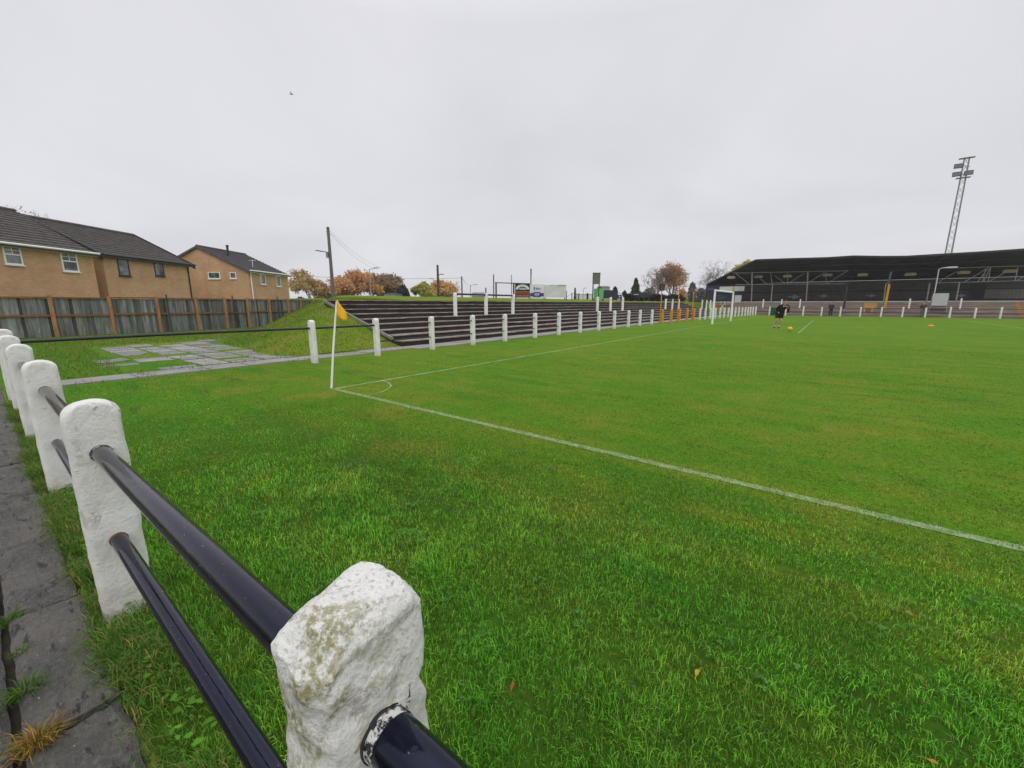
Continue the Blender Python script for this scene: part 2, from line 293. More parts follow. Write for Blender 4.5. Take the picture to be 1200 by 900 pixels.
plain('pale_render', (0.62, 0.62, 0.60), 0.05, 1, 0.9, 0)
M = MATS

# ---------------------------------------------------------------- mesh builder and scene helpers
class MB:
    def __init__(s): s.v = []; s.f = []; s.t = []; s.use_t = False; s.smooth = []
    def add(s, vs, fs, tint=None, smooth=False):
        o = len(s.v); s.v += [tuple(p) for p in vs]
        for f in fs:
            s.f.append([i + o for i in f]); s.t.append(tint or (1, 1, 1)); s.smooth.append(smooth)
        if tint: s.use_t = True
        return s
    def box(s, c, size, rz=0.0, tint=None, rot=None):
        hx, hy, hz = [d / 2 for d in size]; m = rot or Matrix.Rotation(rz, 3, 'Z'); c = Vector(c)
        vs = [c + m @ Vector((x, y, z)) for z in (-hz, hz) for x, y in ((-hx, -hy), (hx, -hy), (hx, hy), (-hx, hy))]
        return s.add(vs, [(3, 2, 1, 0), (4, 5, 6, 7), (0, 1, 5, 4), (1, 2, 6, 5), (2, 3, 7, 6), (3, 0, 4, 7)], tint)
    def beam(s, a, b, wd, ht, tint=None):
        a = Vector(a); b = Vector(b); d = (b - a); l = d.length; d.normalize()
        up = Vector((0, 0, 1)) if abs(d.z) < 0.95 else Vector((1, 0, 0)); x = d.cross(up).normalized(); z = x.cross(d)
        rot = Matrix((x, d, z)).transposed(); return s.box((a + b) / 2, (wd, l, ht), rot=rot, tint=tint)
    def tube(s, pts, rs, n=8, cap=True, tint=None, smooth=True):
        pts = [Vector(p) for p in pts]; rs = rs if hasattr(rs, '__len__') else [rs] * len(pts); vs = []; fs = []
        ref = None
        for i, p in enumerate(pts):
            d = (pts[min(i + 1, len(pts) - 1)] - pts[max(i - 1, 0)]).normalized()
            if ref is None: ref = d.orthogonal().normalized()
            x = (ref - d * ref.dot(d)).normalized(); ref = x; y = d.cross(x)
            for k in range(n):
                a = 2 * math.pi * k / n; vs.append(p + (x * math.cos(a) + y * math.sin(a)) * rs[i])
        for i in range(len(pts) - 1):
            for k in range(n): fs.append((i * n + k, i * n + (k + 1) % n, (i + 1) * n + (k + 1) % n, (i + 1) * n + k))
        s.add(vs, fs, tint, smooth)
        if cap: o = len(pts) - 1; s.add(vs[:n], [tuple(reversed(range(n)))], tint); s.add(vs[o * n:], [tuple(range(n))], tint)
        return s
    def prism(s, outline, ext, tint=None):
        """outline: 3-D points of a planar polygon; ext: extrusion vector"""
        o = [Vector(p) for p in outline]; e = Vector(ext); n = len(o)
        return s.add(o + [p + e for p in o], [tuple(reversed(range(n))), tuple(range(n, 2 * n))] + [(i, (i + 1) % n, n + (i + 1) % n, n + i) for i in range(n)], tint)
    def build(s, name, mat, parent=None, local=False, fix=True):
        me = bpy.data.meshes.new(name); off = Vector((0, 0, 0)); p = parent
        if not local:
            while p: off += p.location; p = p.parent
        org = Vector((0, 0, 0))
        if not parent and s.v and not local:
            a = np.array(s.v); org = Vector(((a[:, 0].min() + a[:, 0].max()) / 2, (a[:, 1].min() + a[:, 1].max()) / 2, a[:, 2].min())); off = org
        me.from_pydata([(x - off.x, y - off.y, z - off.z) for x, y, z in s.v], [], s.f)
        me.polygons.foreach_set('use_smooth', s.smooth)
        if s.use_t:
            ca = me.color_attributes.new('tint', 'FLOAT_COLOR', 'CORNER'); buf = []
            for f, t in zip(s.f, s.t): buf += [t[0], t[1], t[2], 1.0] * len(f)
            ca.data.foreach_set('color', buf)
        if fix:
            bm = bmesh.new(); bm.from_mesh(me); bmesh.ops.recalc_face_normals(bm, faces=bm.faces); bm.to_mesh(me); bm.free()
        me.update()
        if mat: me.materials.append(M[mat] if isinstance(mat, str) else mat)
        o = bpy.data.objects.new(name, me); COL.objects.link(o); o.location = org
        if parent: o.parent = parent
        return o
def bevel(o, wd=0.01, seg=2):
    b = o.modifiers.new('bevel', 'BEVEL'); b.width = wd; b.segments = seg; b.limit_method = 'ANGLE'; return o
def tag(o, label, cat, group=None):
    o['label'] = label; o['category'] = cat
    if group: o['group'] = group
    return o
def thing(name, label, cat, loc, group=None, rz=0.0):
    o = bpy.data.objects.new(name, None); COL.objects.link(o); o.location = loc; o.rotation_euler = (0, 0, rz); o.empty_display_size = 0.2
    return tag(o, label, cat, group)
def struct(o): o['kind'] = 'structure'; return o
def stuff(o): o['kind'] = 'stuff'; return o
def np_mesh(name, co, faces_flat, starts, totals, mat, tint=None, parent=None):
    me = bpy.data.meshes.new(name); me.vertices.add(len(co)); me.vertices.foreach_set('co', co.astype(np.float32).ravel())
    me.loops.add(len(faces_flat)); me.loops.foreach_set('vertex_index', faces_flat.astype(np.int32))
    me.polygons.add(len(starts)); me.polygons.foreach_set('loop_start', starts.astype(np.int32)); me.polygons.foreach_set('loop_total', totals.astype(np.int32))
    if tint is not None:
        ca = me.color_attributes.new('tint', 'FLOAT_COLOR', 'POINT'); ca.data.foreach_set('color', np.c_[tint, np.ones(len(tint))].astype(np.float32).ravel())
    me.update(calc_edges=True); me.materials.append(M[mat]); o = bpy.data.objects.new(name, me); COL.objects.link(o)
    if parent: o.parent = parent
    return o

# ---------------------------------------------------------------- terrain
XB = -12.0; RUN = 0.58; RISE = 0.184; NST = 9
def foot_y(X):
    return float(np.interp(-X, [12.2, 14.0, 17.0, 21.0, 25.0, 29.0, 33.0, 40.0], [5.0, 5.2, 6.0, 7.4, 9.4, 11.9, 14.2, 18.0]))
def plateau(X): return float(np.interp(-X, [16.6, 20.0, 24.0, 30.0, 50.0], [1.67, 1.78, 1.90, 2.15, 2.15]))
def bank_h(X, Y):
    top = plateau(X)
    h1 = (Y - foot_y(X)) * 0.46
    h2 = (-12.15 - X) * 0.345
    if Y > 9.3:
        h2 = min(h2, (-X - 12.4) * 0.30 - 0.05) if X > -16.75 else 9
        if X > -16.75: h2 = min(h2, ((-X - 12.0) // RUN) * RISE - 0.12)
        if X > -16.75 and Y > 9.9: return -0.3
    k = 0.18; hs = [h1, h2, top]
    h = -k * math.log(sum(math.exp(-min(60, max(-60, q / k))) for q in hs))
    h += 0.05 * mnoise.noise((X * 0.5, Y * 0.5, 0)) + 0.025 * mnoise.noise((X * 1.7, Y * 1.7, 3))
    return max(h, -0.06)
def grid(name, xs, ys, hf, mat):
    nx, ny = len(xs), len(ys); vs = [(x, y, hf(x, y)) for x in xs for y in ys]
    fs = [(i * ny + j, (i + 1) * ny + j, (i + 1) * ny + j + 1, i * ny + j + 1) for i in range(nx - 1) for j in range(ny - 1)]
    m = MB(); m.add(vs, fs, smooth=True); return m.build(name, mat, local=True, fix=False)
def sheet(name, x0, x1, y0, y1, z, mat):
    m = MB(); m.add([(x0, y0, z), (x1, y0, z), (x1, y1, z), (x0, y1, z)], [(0, 1, 2, 3)]); return struct(m.build(name, mat, local=True, fix=False))
sheet('ground', -720, 720, -660, 780, -0.012, 'field_grass')
def pitch_h(x, y): return 0.0
xs = list(np.arange(-30, -8, 1.0)) + list(np.arange(-8, 8, 0.5)) + list(np.arange(8, 62, 3.0)); ys = [0.16] + list(np.arange(0.5, 8, 0.5)) + list(np.arange(8, 66, 2.0))
struct(grid('pitch', xs, ys, pitch_h, 'pitch_grass'))
xs = list(np.arange(-60, -34, 1.0)) + list(np.arange(-34, -11.9, 0.28)) ; ys = list(np.arange(4.6, 11.0, 0.22)) + list(np.arange(11.0, 20, 0.8)) + list(np.arange(20, 78, 2.5))
bank = struct(grid('grass_bank', xs, ys, bank_h, 'bank_grass'))

# walkway of old stone behind the near railing: a kerb course, then flags
def stone(mb, x0, x1, y0, y1, z, thick=0.12):
    nx = max(2, int((x1 - x0) / 0.025)); ny = max(2, int((y1 - y0) / 0.02)); r = 0.012
    X = np.linspace(x0, x1, nx + 1); Y = np.linspace(y0, y1, ny + 1); vs = []
    for x in X:
        for y in Y:
            e = min(x - x0, x1 - x, y - y0, y1 - y); drop = 0.014 if e < 1e-6 else 0
            vs.append((x + 0.010 * mnoise.noise((x * 9, y * 9, 1)), y + 0.012 * mnoise.noise((x * 7, y * 9, 5)), z - drop + 0.012 * mnoise.noise((x * 5, y * 7, z)) + 0.007 * mnoise.noise((x * 14, y * 30, 2))))
    n1 = ny + 1; fs = [(i * n1 + j, (i + 1) * n1 + j, (i + 1) * n1 + j + 1, i * n1 + j + 1) for i in range(nx) for j in range(ny)]
    rim = [i * n1 for i in range(nx + 1)] + [nx * n1 + j for j in range(1, n1)] + [i * n1 + ny for i in range(nx - 1, -1, -1)] + [j for j in range(ny - 1, 0, -1)]
    o = len(vs); vs += [(vs[i][0], vs[i][1], z - thick) for i in rim]; k = len(rim)
    fs += [(rim[i], o + i, o + (i + 1) % k, rim[(i + 1) % k]) for i in range(k)]
    mb.add(vs, fs, smooth=False)
kb = MB(); x = -14.0; rr = random.Random(3)
while x < 3:
    l = rr.uniform(0.75, 1.05); stone(kb, x, x + l - 0.022, -0.115 + rr.uniform(-.008, .008), 0.125 + rr.uniform(-.012, .012), 0.045 + rr.uniform(-.006, .006)); x += l
struct(kb.build('kerb', 'kerb_stone', local=True))
fb = MB(); x = -14.0
while x < 3:
    l = rr.uniform(0.6, 0.95); stone(fb, x, x + l - 0.014, -0.72, -0.135, 0.036 + rr.uniform(-.008, .006)); stone(fb, x - .3, x - .3 + l - 0.014, -1.4, -0.74, 0.036 + rr.uniform(-.008, .006)); x += l
struct(fb.build('footpath', 'kerb_stone', local=True))
sheet('path_bed', -16, 5, -3.0, 0.13, -0.004, 'joint_soil')
# path along the goal end, and the broken paving between railing and timber fence
pm = MB(); y = 0.8; rr = random.Random(5)
while y < 62:
    l = rr.uniform(0.8, 1.3) if y < 20 else 3.0
    xo = 0.06 * math.sin(y * 1.3)
    x0 = -11.9; x1 = -11.15 if y < 9 else -10.9
    pm.box(((x0 + x1) / 2 + xo * .5, y + l / 2, -0.005 + rr.uniform(-.006, .008)), (x1 - x0 - 0.02, l - 0.02, 0.05), rr.uniform(-.012, .012)); y += l
struct(pm.build('path', 'path_concrete', local=True))
pv = MB(); rr = random.Random(11)
quad = [Vector((-12.9, 1.9, 0)), Vector((-12.2, 5.0, 0)), Vector((-21.5, 7.0, 0)), Vector((-24.5, 4.6, 0))]
def inpave(x, y):
    if x > -12.15: return False
    t = (-x - 12.15) / 11.5
    k_ = .22 * mnoise.noise((x * .8, y * .8, 3)); return t + k_ * .25 <= .74 and 1.95 + t * .5 + k_ < y < 5.1 + t * 1.3 + k_ * .6
yy = 1.2; 
yv = 1.75
while yv < 6.6:
    sy = rr.uniform(.62, .86); xx = -12.02 - rr.uniform(0, .15)
    while xx > -21:
        sx = rr.uniform(.85, 1.5); cx, cy = xx - sx / 2, yv + sy / 2; keep = 0.98 if xx > -16 else 0.88 if xx > -18.5 else .65
        if inpave(cx, cy) and rr.random() < keep:
            n_ = 2 if rr.random() < .38 else 1; cut = rr.uniform(.35, .65) if n_ == 2 else 1; a_ = rr.uniform(-.04, .04)
            for q_ in range(n_):
                u0, u1 = (0, cut) if q_ == 0 else (cut, 1); hx0, hx1 = (u0 - .5) * sx + .045, (u1 - .5) * sx - .045; hy_ = sy / 2 - .04; jt = lambda: rr.uniform(-.035, .035); z_ = .010 + rr.uniform(-.016, .008); tl = rr.uniform(-.012, .012)
                out = [(hx0 + jt(), -hy_ + jt()), ((hx0 + hx1) / 2 + jt(), -hy_ + jt() * .6), (hx1 + jt(), -hy_ + jt()), (hx1 + jt(), jt()), (hx1 + jt(), hy_ + jt()), ((hx0 + hx1) / 2 + jt(), hy_ + jt() * .6), (hx0 + jt(), hy_ + jt()), (hx0 + jt(), jt())]
                if rr.random() < .3: out.pop(rr.choice((0, 2, 4, 6)))
                b_ = rr.uniform(.65, 1.3); pv.prism([(cx + px_ * math.cos(a_) - py_ * math.sin(a_), cy + px_ * math.sin(a_) + py_ * math.cos(a_), z_ - .05 + tl * px_) for px_, py_ in out], (0, 0, .05), (b_, b_ * rr.uniform(.97, 1.02), b_))
        xx -= sx
    yv += sy
struct(pv.build('paving', 'paving_slab', local=True))

# terraced steps behind the goal line
tr = MB(); rs = MB(); rr = random.Random(2)
Y0, Y1 = 9.25, 61.5
for k in range(NST):
    x0 = XB - k * RUN; z = (k + 1) * RISE; y = Y0
    while y < Y1:
        l = min(rr.uniform(1.8, 2.6), Y1 - y); dz = rr.uniform(-.012, .012)
        if k == 1 and y < 9.4: pass
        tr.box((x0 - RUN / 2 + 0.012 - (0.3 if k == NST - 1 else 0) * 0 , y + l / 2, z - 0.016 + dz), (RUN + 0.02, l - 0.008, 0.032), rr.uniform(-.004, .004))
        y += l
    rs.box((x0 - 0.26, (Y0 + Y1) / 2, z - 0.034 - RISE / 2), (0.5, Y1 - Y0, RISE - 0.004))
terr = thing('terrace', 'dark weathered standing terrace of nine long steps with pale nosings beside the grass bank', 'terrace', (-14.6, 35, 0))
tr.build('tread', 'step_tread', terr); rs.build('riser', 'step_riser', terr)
e = MB(); e.beam((-12.5, 9.19, 0.25), (-17.1, 9.19, 1.63), 0.07, 0.10); e.build('edge_kerb', 'kerb_concrete', terr)

# line markings: worn paint lying on the turf
TL_Y = 3.77; GL_X = -6.92
sheet('touchline', GL_X, 55, TL_Y - 0.045, TL_Y + 0.045, 0.004, 'line_paint')
sheet('goal_line', GL_X - 0.045, GL_X + 0.045, TL_Y + 0.05, 62.5, 0.004, 'line_paint_faint')
sheet('goal_area_line', -1.30, -1.22, 26.0, 46.5, 0.004, 'line_paint_faint')
sheet('penalty_area_line', 9.5, 9.62, 17.0, 57.5, 0.004, 'line_paint_faint')
arc = MB(); n = 14; pts = [(GL_X + math.cos(a) * r, TL_Y + math.sin(a) * r, 0.008) for r in (0.965, 1.0) for a in [math.pi / 2 * i / n * 0.94 + 0.05 for i in range(n + 1)]]
arc.add(pts, [(i, n + 1 + i, n + 2 + i, i + 1) for i in range(n)]); struct(arc.build('corner_arc', 'line_paint_faint', local=True, fix=False))

# ---------------------------------------------------------------- grass blades (one object each: nobody could count them)
SOIL = [(gnd(x, y), r) for x, y, r in ((720, 776, .07), (705, 712, .06), (660, 690, .05), (598, 805, .05), (925, 670, .10), (1025, 690, .05), (1010, 820, .06), (935, 850, .06), (1165, 745, .05), (580, 730, .05), (770, 735, .05), (820, 770, .06), (880, 720, .04), (480, 620, .05), (650, 600, .06), (560, 560, .07), (1100, 860, .06), (800, 640, .05), (1000, 780, .05), (520, 760, .05))]
def vnoise(x, y, sc, seed):
    """value noise on numpy arrays"""
    x = x * sc + seed * 17.3; y = y * sc + seed * 5.1; xi = np.floor(x).astype(np.int64); yi = np.floor(y).astype(np.int64); fx = x - xi; fy = y - yi
    def h(a, b):
        n = (a * 374761393 + b * 668265263 + seed * 974711) & 0x7fffffff; n = (n ^ (n >> 13)) * 1274126177 & 0x7fffffff; return ((n ^ (n >> 16)) & 0xffff) / 65535.0
    fx = fx * fx * (3 - 2 * fx); fy = fy * fy * (3 - 2 * fy)
    return (h(xi, yi) * (1 - fx) + h(xi + 1, yi) * fx) * (1 - fy) + (h(xi, yi + 1) * (1 - fx) + h(xi + 1, yi + 1) * fx) * fy
def blades(name, x, y, z, h, wd, tint, lean_dir, lean, mat, parent=None):
    n = len(x); a = rng.uniform(0, 2 * np.pi, n); sx, sy = np.cos(a) * wd / 2, np.sin(a) * wd / 2
    lx, ly = np.cos(lean_dir) * lean, np.sin(lean_dir) * lean
    co = np.zeros((n, 5, 3))
    co[:, 0] = np.c_[x - sx, y - sy, z - 0.008]; co[:, 1] = np.c_[x + sx, y + sy, z - 0.008]
    mx_, my_ = x + lx * h * 0.35, y + ly * h * 0.35; mz = z + h * 0.62 * np.sqrt(np.maximum(0.1, 1 - (lean * 0.5) ** 2))
    co[:, 2] = np.c_[mx_ + sx * .8, my_ + sy * .8, mz]; co[:, 3] = np.c_[mx_ - sx * .8, my_ - sy * .8, mz]
    co[:, 4] = np.c_[x + lx * h * 0.95, y + ly * h * 0.95, z + h * np.maximum(0.25, 1 - 0.55 * lean)]
    base = np.arange(n)[:, None] * 5; f = (base + np.array([0, 1, 2, 3, 3, 2, 4])).ravel()
    st = (np.arange(n)[:, None] * 7 + np.array([0, 4])).ravel(); tt = np.tile([4, 3], n)
    return np_mesh(name, co.reshape(-1, 3), f, st, tt, mat, np.repeat(tint, 5, axis=0), parent)
def on_view(x, y, spread=64):
    az = np.arctan2(x * math.cos(HEAD) + y * math.sin(HEAD), -x * math.sin(HEAD) + y * math.cos(HEAD)); return np.abs(az) < R(spread)
def scatter():
    out = []
    for r0, r1, dens, wd, ht in ((0.4, 1.7, 17000, .0026, .070), (1.7, 2.8, 14000, .0029, .064), (2.8, 3.8, 9500, .0036, .059), (3.8, 4.9, 6000, .0044, .055), (4.9, 7.0, 3200, .0060, .050), (7.0, 12, 900, .010, .042), (12, 20, 260, .016, .036)):
        sp = 92 if r1 < 5 else 70; n = int(dens * math.pi * (r1 * r1 - r0 * r0) * 2 * sp / 360)
        r = np.sqrt(rng.uniform(r0 * r0, r1 * r1, n)); az = rng.uniform(R(-64 if r1 < 5 else -sp), R(sp), n) if r1 >= 5 else rng.uniform(R(-sp), R(sp), n)
        x = r * (np.sin(az) * math.cos(HEAD) - np.cos(az) * math.sin(HEAD)); y = r * (np.sin(az) * math.sin(HEAD) + np.cos(az) * math.cos(HEAD))
        k = (y > 0.17 + 0.05 * vnoise(x, y, 3, 4)) & (x > -11.0) & (y < 63)
        out.append((x[k], y[k], np.full(k.sum(), wd), np.full(k.sum(), ht)))
    return [np.concatenate(q) for q in zip(*out)]
gx, gy, gw, gh = scatter()
clump = vnoise(gx, gy, 7, 1); cl2 = vnoise(gx, gy, 2.1, 2); cl3 = vnoise(gx, gy, 18, 3)
keep = rng.uniform(0, 1, len(gx)) < 0.45 + 0.6 * clump
for (p, r) in SOIL: keep &= ~(((gx - p.x) ** 2 + ((gy - p.y) * 1.5) ** 2 < r * r * (.3 + 1.2 * cl3)) & (rng.uniform(0, 1, len(gx)) < 0.88))
gx, gy, gw, gh, clump, cl2, cl3 = [q[keep] for q in (gx, gy, gw, gh, clump, cl2, cl3)]
n = len(gx)
hh = 0.70 * gh * (0.45 + 0.75 * clump * (0.4 + 0.6 * cl3) + 0.35 * cl2) * rng.uniform(0.6, 1.25, n)
hh *= np.clip(1.0 - 0.5 * (gy - 2.3) / 1.5, 0.45, 1.0) * np.where(gy < 0.75, 1.35, 1.0)
nf = np.clip((7.5 - np.hypot(gx, gy)) / 4.5, 0, 1); br = (nf * (0.55 + 2.6 * rng.uniform(0, 1, n) ** 1.5) + (1 - nf) * rng.uniform(.95, 1.75, n)) * (0.8 + 0.5 * cl2) * np.interp(gy, [2.0, 4.5], [1.3, 0.92]); tint = np.c_[br * rng.uniform(.75, 1.2, n), br, br * rng.uniform(.7, 1.6, n)]
dead = rng.uniform(0, 1, n) < 0.045 + 0.05 * (cl2 > .72); tint[dead] = np.c_[rng.uniform(2.6, 4.2, dead.sum()), rng.uniform(1.4, 1.9, dead.sum()), rng.uniform(2.0, 5.0, dead.sum())]
ld = vnoise(gx, gy, 4, 5) * 9 + rng.normal(0, 1.7, n); ln = np.clip(rng.normal(0.65, 0.38, n) + 0.35 * (cl3 - .5), 0.05, 1.25)
wob = 0.02 * np.sin(gx * 5) + 0.015 * np.sin(gx * 13 + 1)
lnm = (np.abs(gy - TL_Y + wob * .5) < 0.055) & (gx > GL_X - .05) & (rng.uniform(0, 1, n) < 0.12 + 0.5 * cl3)
lnm |= (np.abs(gx - GL_X) < 0.05) & (gy > TL_Y) & (rng.uniform(0, 1, n) < 0.28)
rr_ = np.hypot(gx - GL_X, gy - TL_Y); lnm |= (np.abs(rr_ - 0.98) < 0.05) & (gx > GL_X) & (gy > TL_Y) & (rng.uniform(0, 1, n) < 0.28)
g = ~lnm
stuff(blades('grass', gx[g], gy[g], np.zeros(g.sum()), hh[g], gw[g], tint[g], ld[g], ln[g], 'grass_blades'))
wt = rng.uniform(0.55, 1.15, lnm.sum()); stuff(blades('painted_grass', gx[lnm], gy[lnm], np.zeros(lnm.sum()), hh[lnm] * .8, gw[lnm] * 1.25, np.c_[wt, wt, wt], ld[lnm], ln[lnm], 'painted_blades'))
# grass on the bank and between the slabs
n = 70000; bx = rng.uniform(-30, -11.1, n); by = rng.uniform(0.3, 13, n)
bz = np.array([max(0.0, bank_h(a, b)) if b > 4.6 else 0.0 for a, b in zip(bx, by)])
k = (bz > -0.05) & ~((by > 9.2) & (bx > -16.7)) & ~((bx > -12.02) & (vnoise(bx, by, 2, 8) < .72)) & ~(np.array([inpave(a, b) for a, b in zip(bx, by)]) & (rng.uniform(0, 1, n) < .93))
bx, by, bz = bx[k], by[k], bz[k]; n = len(bx); b2 = rng.uniform(0.8, 1.3, n)
stuff(blades('bank_turf', bx, by, bz, rng.uniform(.02, .085, n), np.full(n, .014), np.c_[b2 * rng.uniform(.8, 1.2, n), b2, b2], rng.uniform(0, 6.3, n), rng.uniform(.2, .9, n), 'bank_blades'))

def tuft(name, label, px, py, n, h, spread, mat, greens, flat=1.0, dx=0.0):
    p = gnd(px, py); x = p.x + rng.normal(0, spread, n); y = p.y + rng.normal(0, spread * flat, n)
    tt = np.array(greens)[rng.integers(0, len(greens), n)] * rng.uniform(.7, 1.3, (n, 1))
    d = np.arctan2(y - p.y, x - p.x) + rng.normal(0, .6, n)
    o = blades(name, x, y, np.full(n, 0.03), rng.uniform(.4, 1, n) * h, np.full(n, .0042), tt, d, rng.uniform(.3, 1.2, n), mat); return tag(o, label, 'weed')
tint_mat('weed_leaf', (1, 1, 1), 0.6, 0.3)
G_ = [(0.06, 0.15, 0.015), (0.09, 0.18, 0.02), (0.13, 0.20, 0.03)]; O_ = [(0.36, 0.22, 0.04), (0.42, 0.28, 0.06), (0.30, 0.16, 0.05), (0.12, 0.16, 0.02)]
tuft('grass_tuft', 'orange dying grass tuft in the kerb joint near the bottom edge', 48, 884, 300, .10, .018, 'weed_leaf', O_)
tuft('grass_tuft', 'small green grass tuft in the kerb joint above the orange tuft', 34, 822, 160, .09, .018, 'weed_leaf', G_)
tuft('grass_tuft', 'low green weed in the kerb joint beside the cracked stone', 14, 735, 120, .06, .02, 'weed_leaf', G_)
tuft('grass_tuft', 'tiny bright green weed in the kerb joint further along the walkway', 24, 775, 60, .045, .012, 'weed_leaf', G_)
# longer grass and weeds hugging the railing side of the kerb
n = 34000; vx = rng.uniform(-9.5, 0.4, n); vy = 0.115 + np.abs(rng.normal(0, .12, n)); kk = vnoise(vx, vy, 5, 9); k = rng.uniform(0, 1, n) < kk * 1.2; vx, vy, kk = vx[k], vy[k], kk[k]; n = len(vx)
tt = np.array(G_ + [G_[0]] * 3 + [(0.26, 0.2, 0.06)])[rng.integers(0, 7, n)] * rng.uniform(.6, 1.2, (n, 1))
stuff(blades('verge_grass', vx, vy, np.zeros(n), rng.uniform(.05, .13, n) * (.5 + kk), np.full(n, .0036), tt * 1.5, rng.normal(-1.57, 1.4, n), rng.uniform(.3, 1.2, n), 'weed_leaf'))
# broad-leaved weeds in the verge
wl = MB()
for i in range(420):
    x = random.uniform(-5, 0.2); y = 0.20 + abs(random.gauss(0, .07)); z = random.uniform(.015, .07); r = random.uniform(.008, .02); a = random.uniform(0, 6.28); q = Matrix.Rotation(random.uniform(-.7, .7), 3, 'X') @ Matrix.Rotation(a, 3, 'Z')
    b = random.uniform(.7, 1.4); t = (0.10 * b, 0.26 * b, 0.015 * b) if random.random() > .05 else (0.38, 0.27, 0.03)
    wl.add([Vector((x, y, z)) + q @ Vector(p) * r for p in ((-1, 0, 0), (-.3, -.7, .2), (.8, -.4, .1), (1.2, 0, -.1), (.8, .4, .1), (-.3, .7, .2))], [(0, 1, 2, 3, 4, 5)], t)
stuff(wl.build('verge_weeds', 'weed_leaf', local=True, fix=False))
cv = MB()
for i in range(330):
    cx = random.uniform(-4.5, 2.8); cy = random.uniform(.5, 3.3)
    if math.hypot(cx, cy) > 4.2 or random.random() > .35 + mnoise.noise((cx * 1.3, cy * 1.3, 4)) * 1.6: continue
    for k in range(random.randint(3, 9)):
        x, y, z = cx + random.gauss(0, .04), cy + random.gauss(0, .04), random.uniform(.02, .05); r = random.uniform(.006, .013); b = random.uniform(.8, 1.5)
        q = Matrix.Rotation(random.uniform(-.5, .5), 3, 'X') @ Matrix.Rotation(random.uniform(0, 6.28), 3, 'Z')
        for t3 in range(3):
            qq = q @ Matrix.Rotation(t3 * 2.094, 3, 'Z'); cv.add([Vector((x, y, z)) + qq @ Vector(p) * r for p in ((0, 0, 0), (.6, -.55, .12), (1.25, -.3, 0), (1.15, 0, .05), (1.25, .3, 0), (.6, .55, .12))], [(0, 1, 2, 3, 4, 5)], (.06 * b, .19 * b, .03 * b))
stuff(cv.build('clover', 'weed_leaf', local=True, fix=False))
def leaf(label, px, py, c, size, z=.045):
    p = gnd(px, py, z); m = MB(); a = random.uniform(0, 6.28); q = Matrix.Rotation(a, 3, 'Z') @ Matrix.Rotation(random.uniform(-.5, .5), 3, 'X')
    out = [(-1.1, 0, -.1), (-.6, -.35, .12), (-.1, -.5, .16), (.3, -.32, .12), (.75, -.25, .08), (1.1, 0, -.05), (.7, .3, .16), (.2, .3, .06), (-.2, .52, .18), (-.7, .3, .1)]
    vs = [p + q @ Vector(o) * size for o in out] + [p + q @ Vector((0, 0, 0)) * size]; m.add(vs, [(i, (i + 1) % 10, 10) for i in range(10)], c)
    m.tube([vs[5], vs[5] + q @ Vector((size * .9, 0, .002))], .0015, 4, tint=c)
    return tag(m.build('fallen_leaf', 'weed_leaf', fix=False), label, 'leaf', 'fallen autumn leaves on the grass')
leaf('curled rust brown leaf on dark grass right of the lichen covered post', 601, 804, (0.34, 0.10, 0.03), 0.0211, .03)
leaf('bright yellow leaf standing in the foreground grass', 817, 788, (0.55, 0.36, 0.03), 0.0198, .03)
leaf('tan leaf on the worn grass below the touchline near the right side', 1066, 718, (0.40, 0.20, 0.06), 0.0186, .03)
leaf('dark brown leaf by the right edge of the foreground grass', 1172, 746, (0.10, 0.06, 0.03), 0.0186, .03)
leaf('brown leaf on short grass left of the touchline, far from the railing', 300, 470, (0.22, 0.10, 0.03), 0.0310, .03)
leaf('small orange leaf at the bottom edge of the grass', 1093, 892, (0.48, 0.22, 0.03), 0.0136, .03)
leaf('brown leaf on the grass just behind the near railing, beside the second white post', 186, 514, (0.13, 0.07, 0.03), 0.0310, .03)

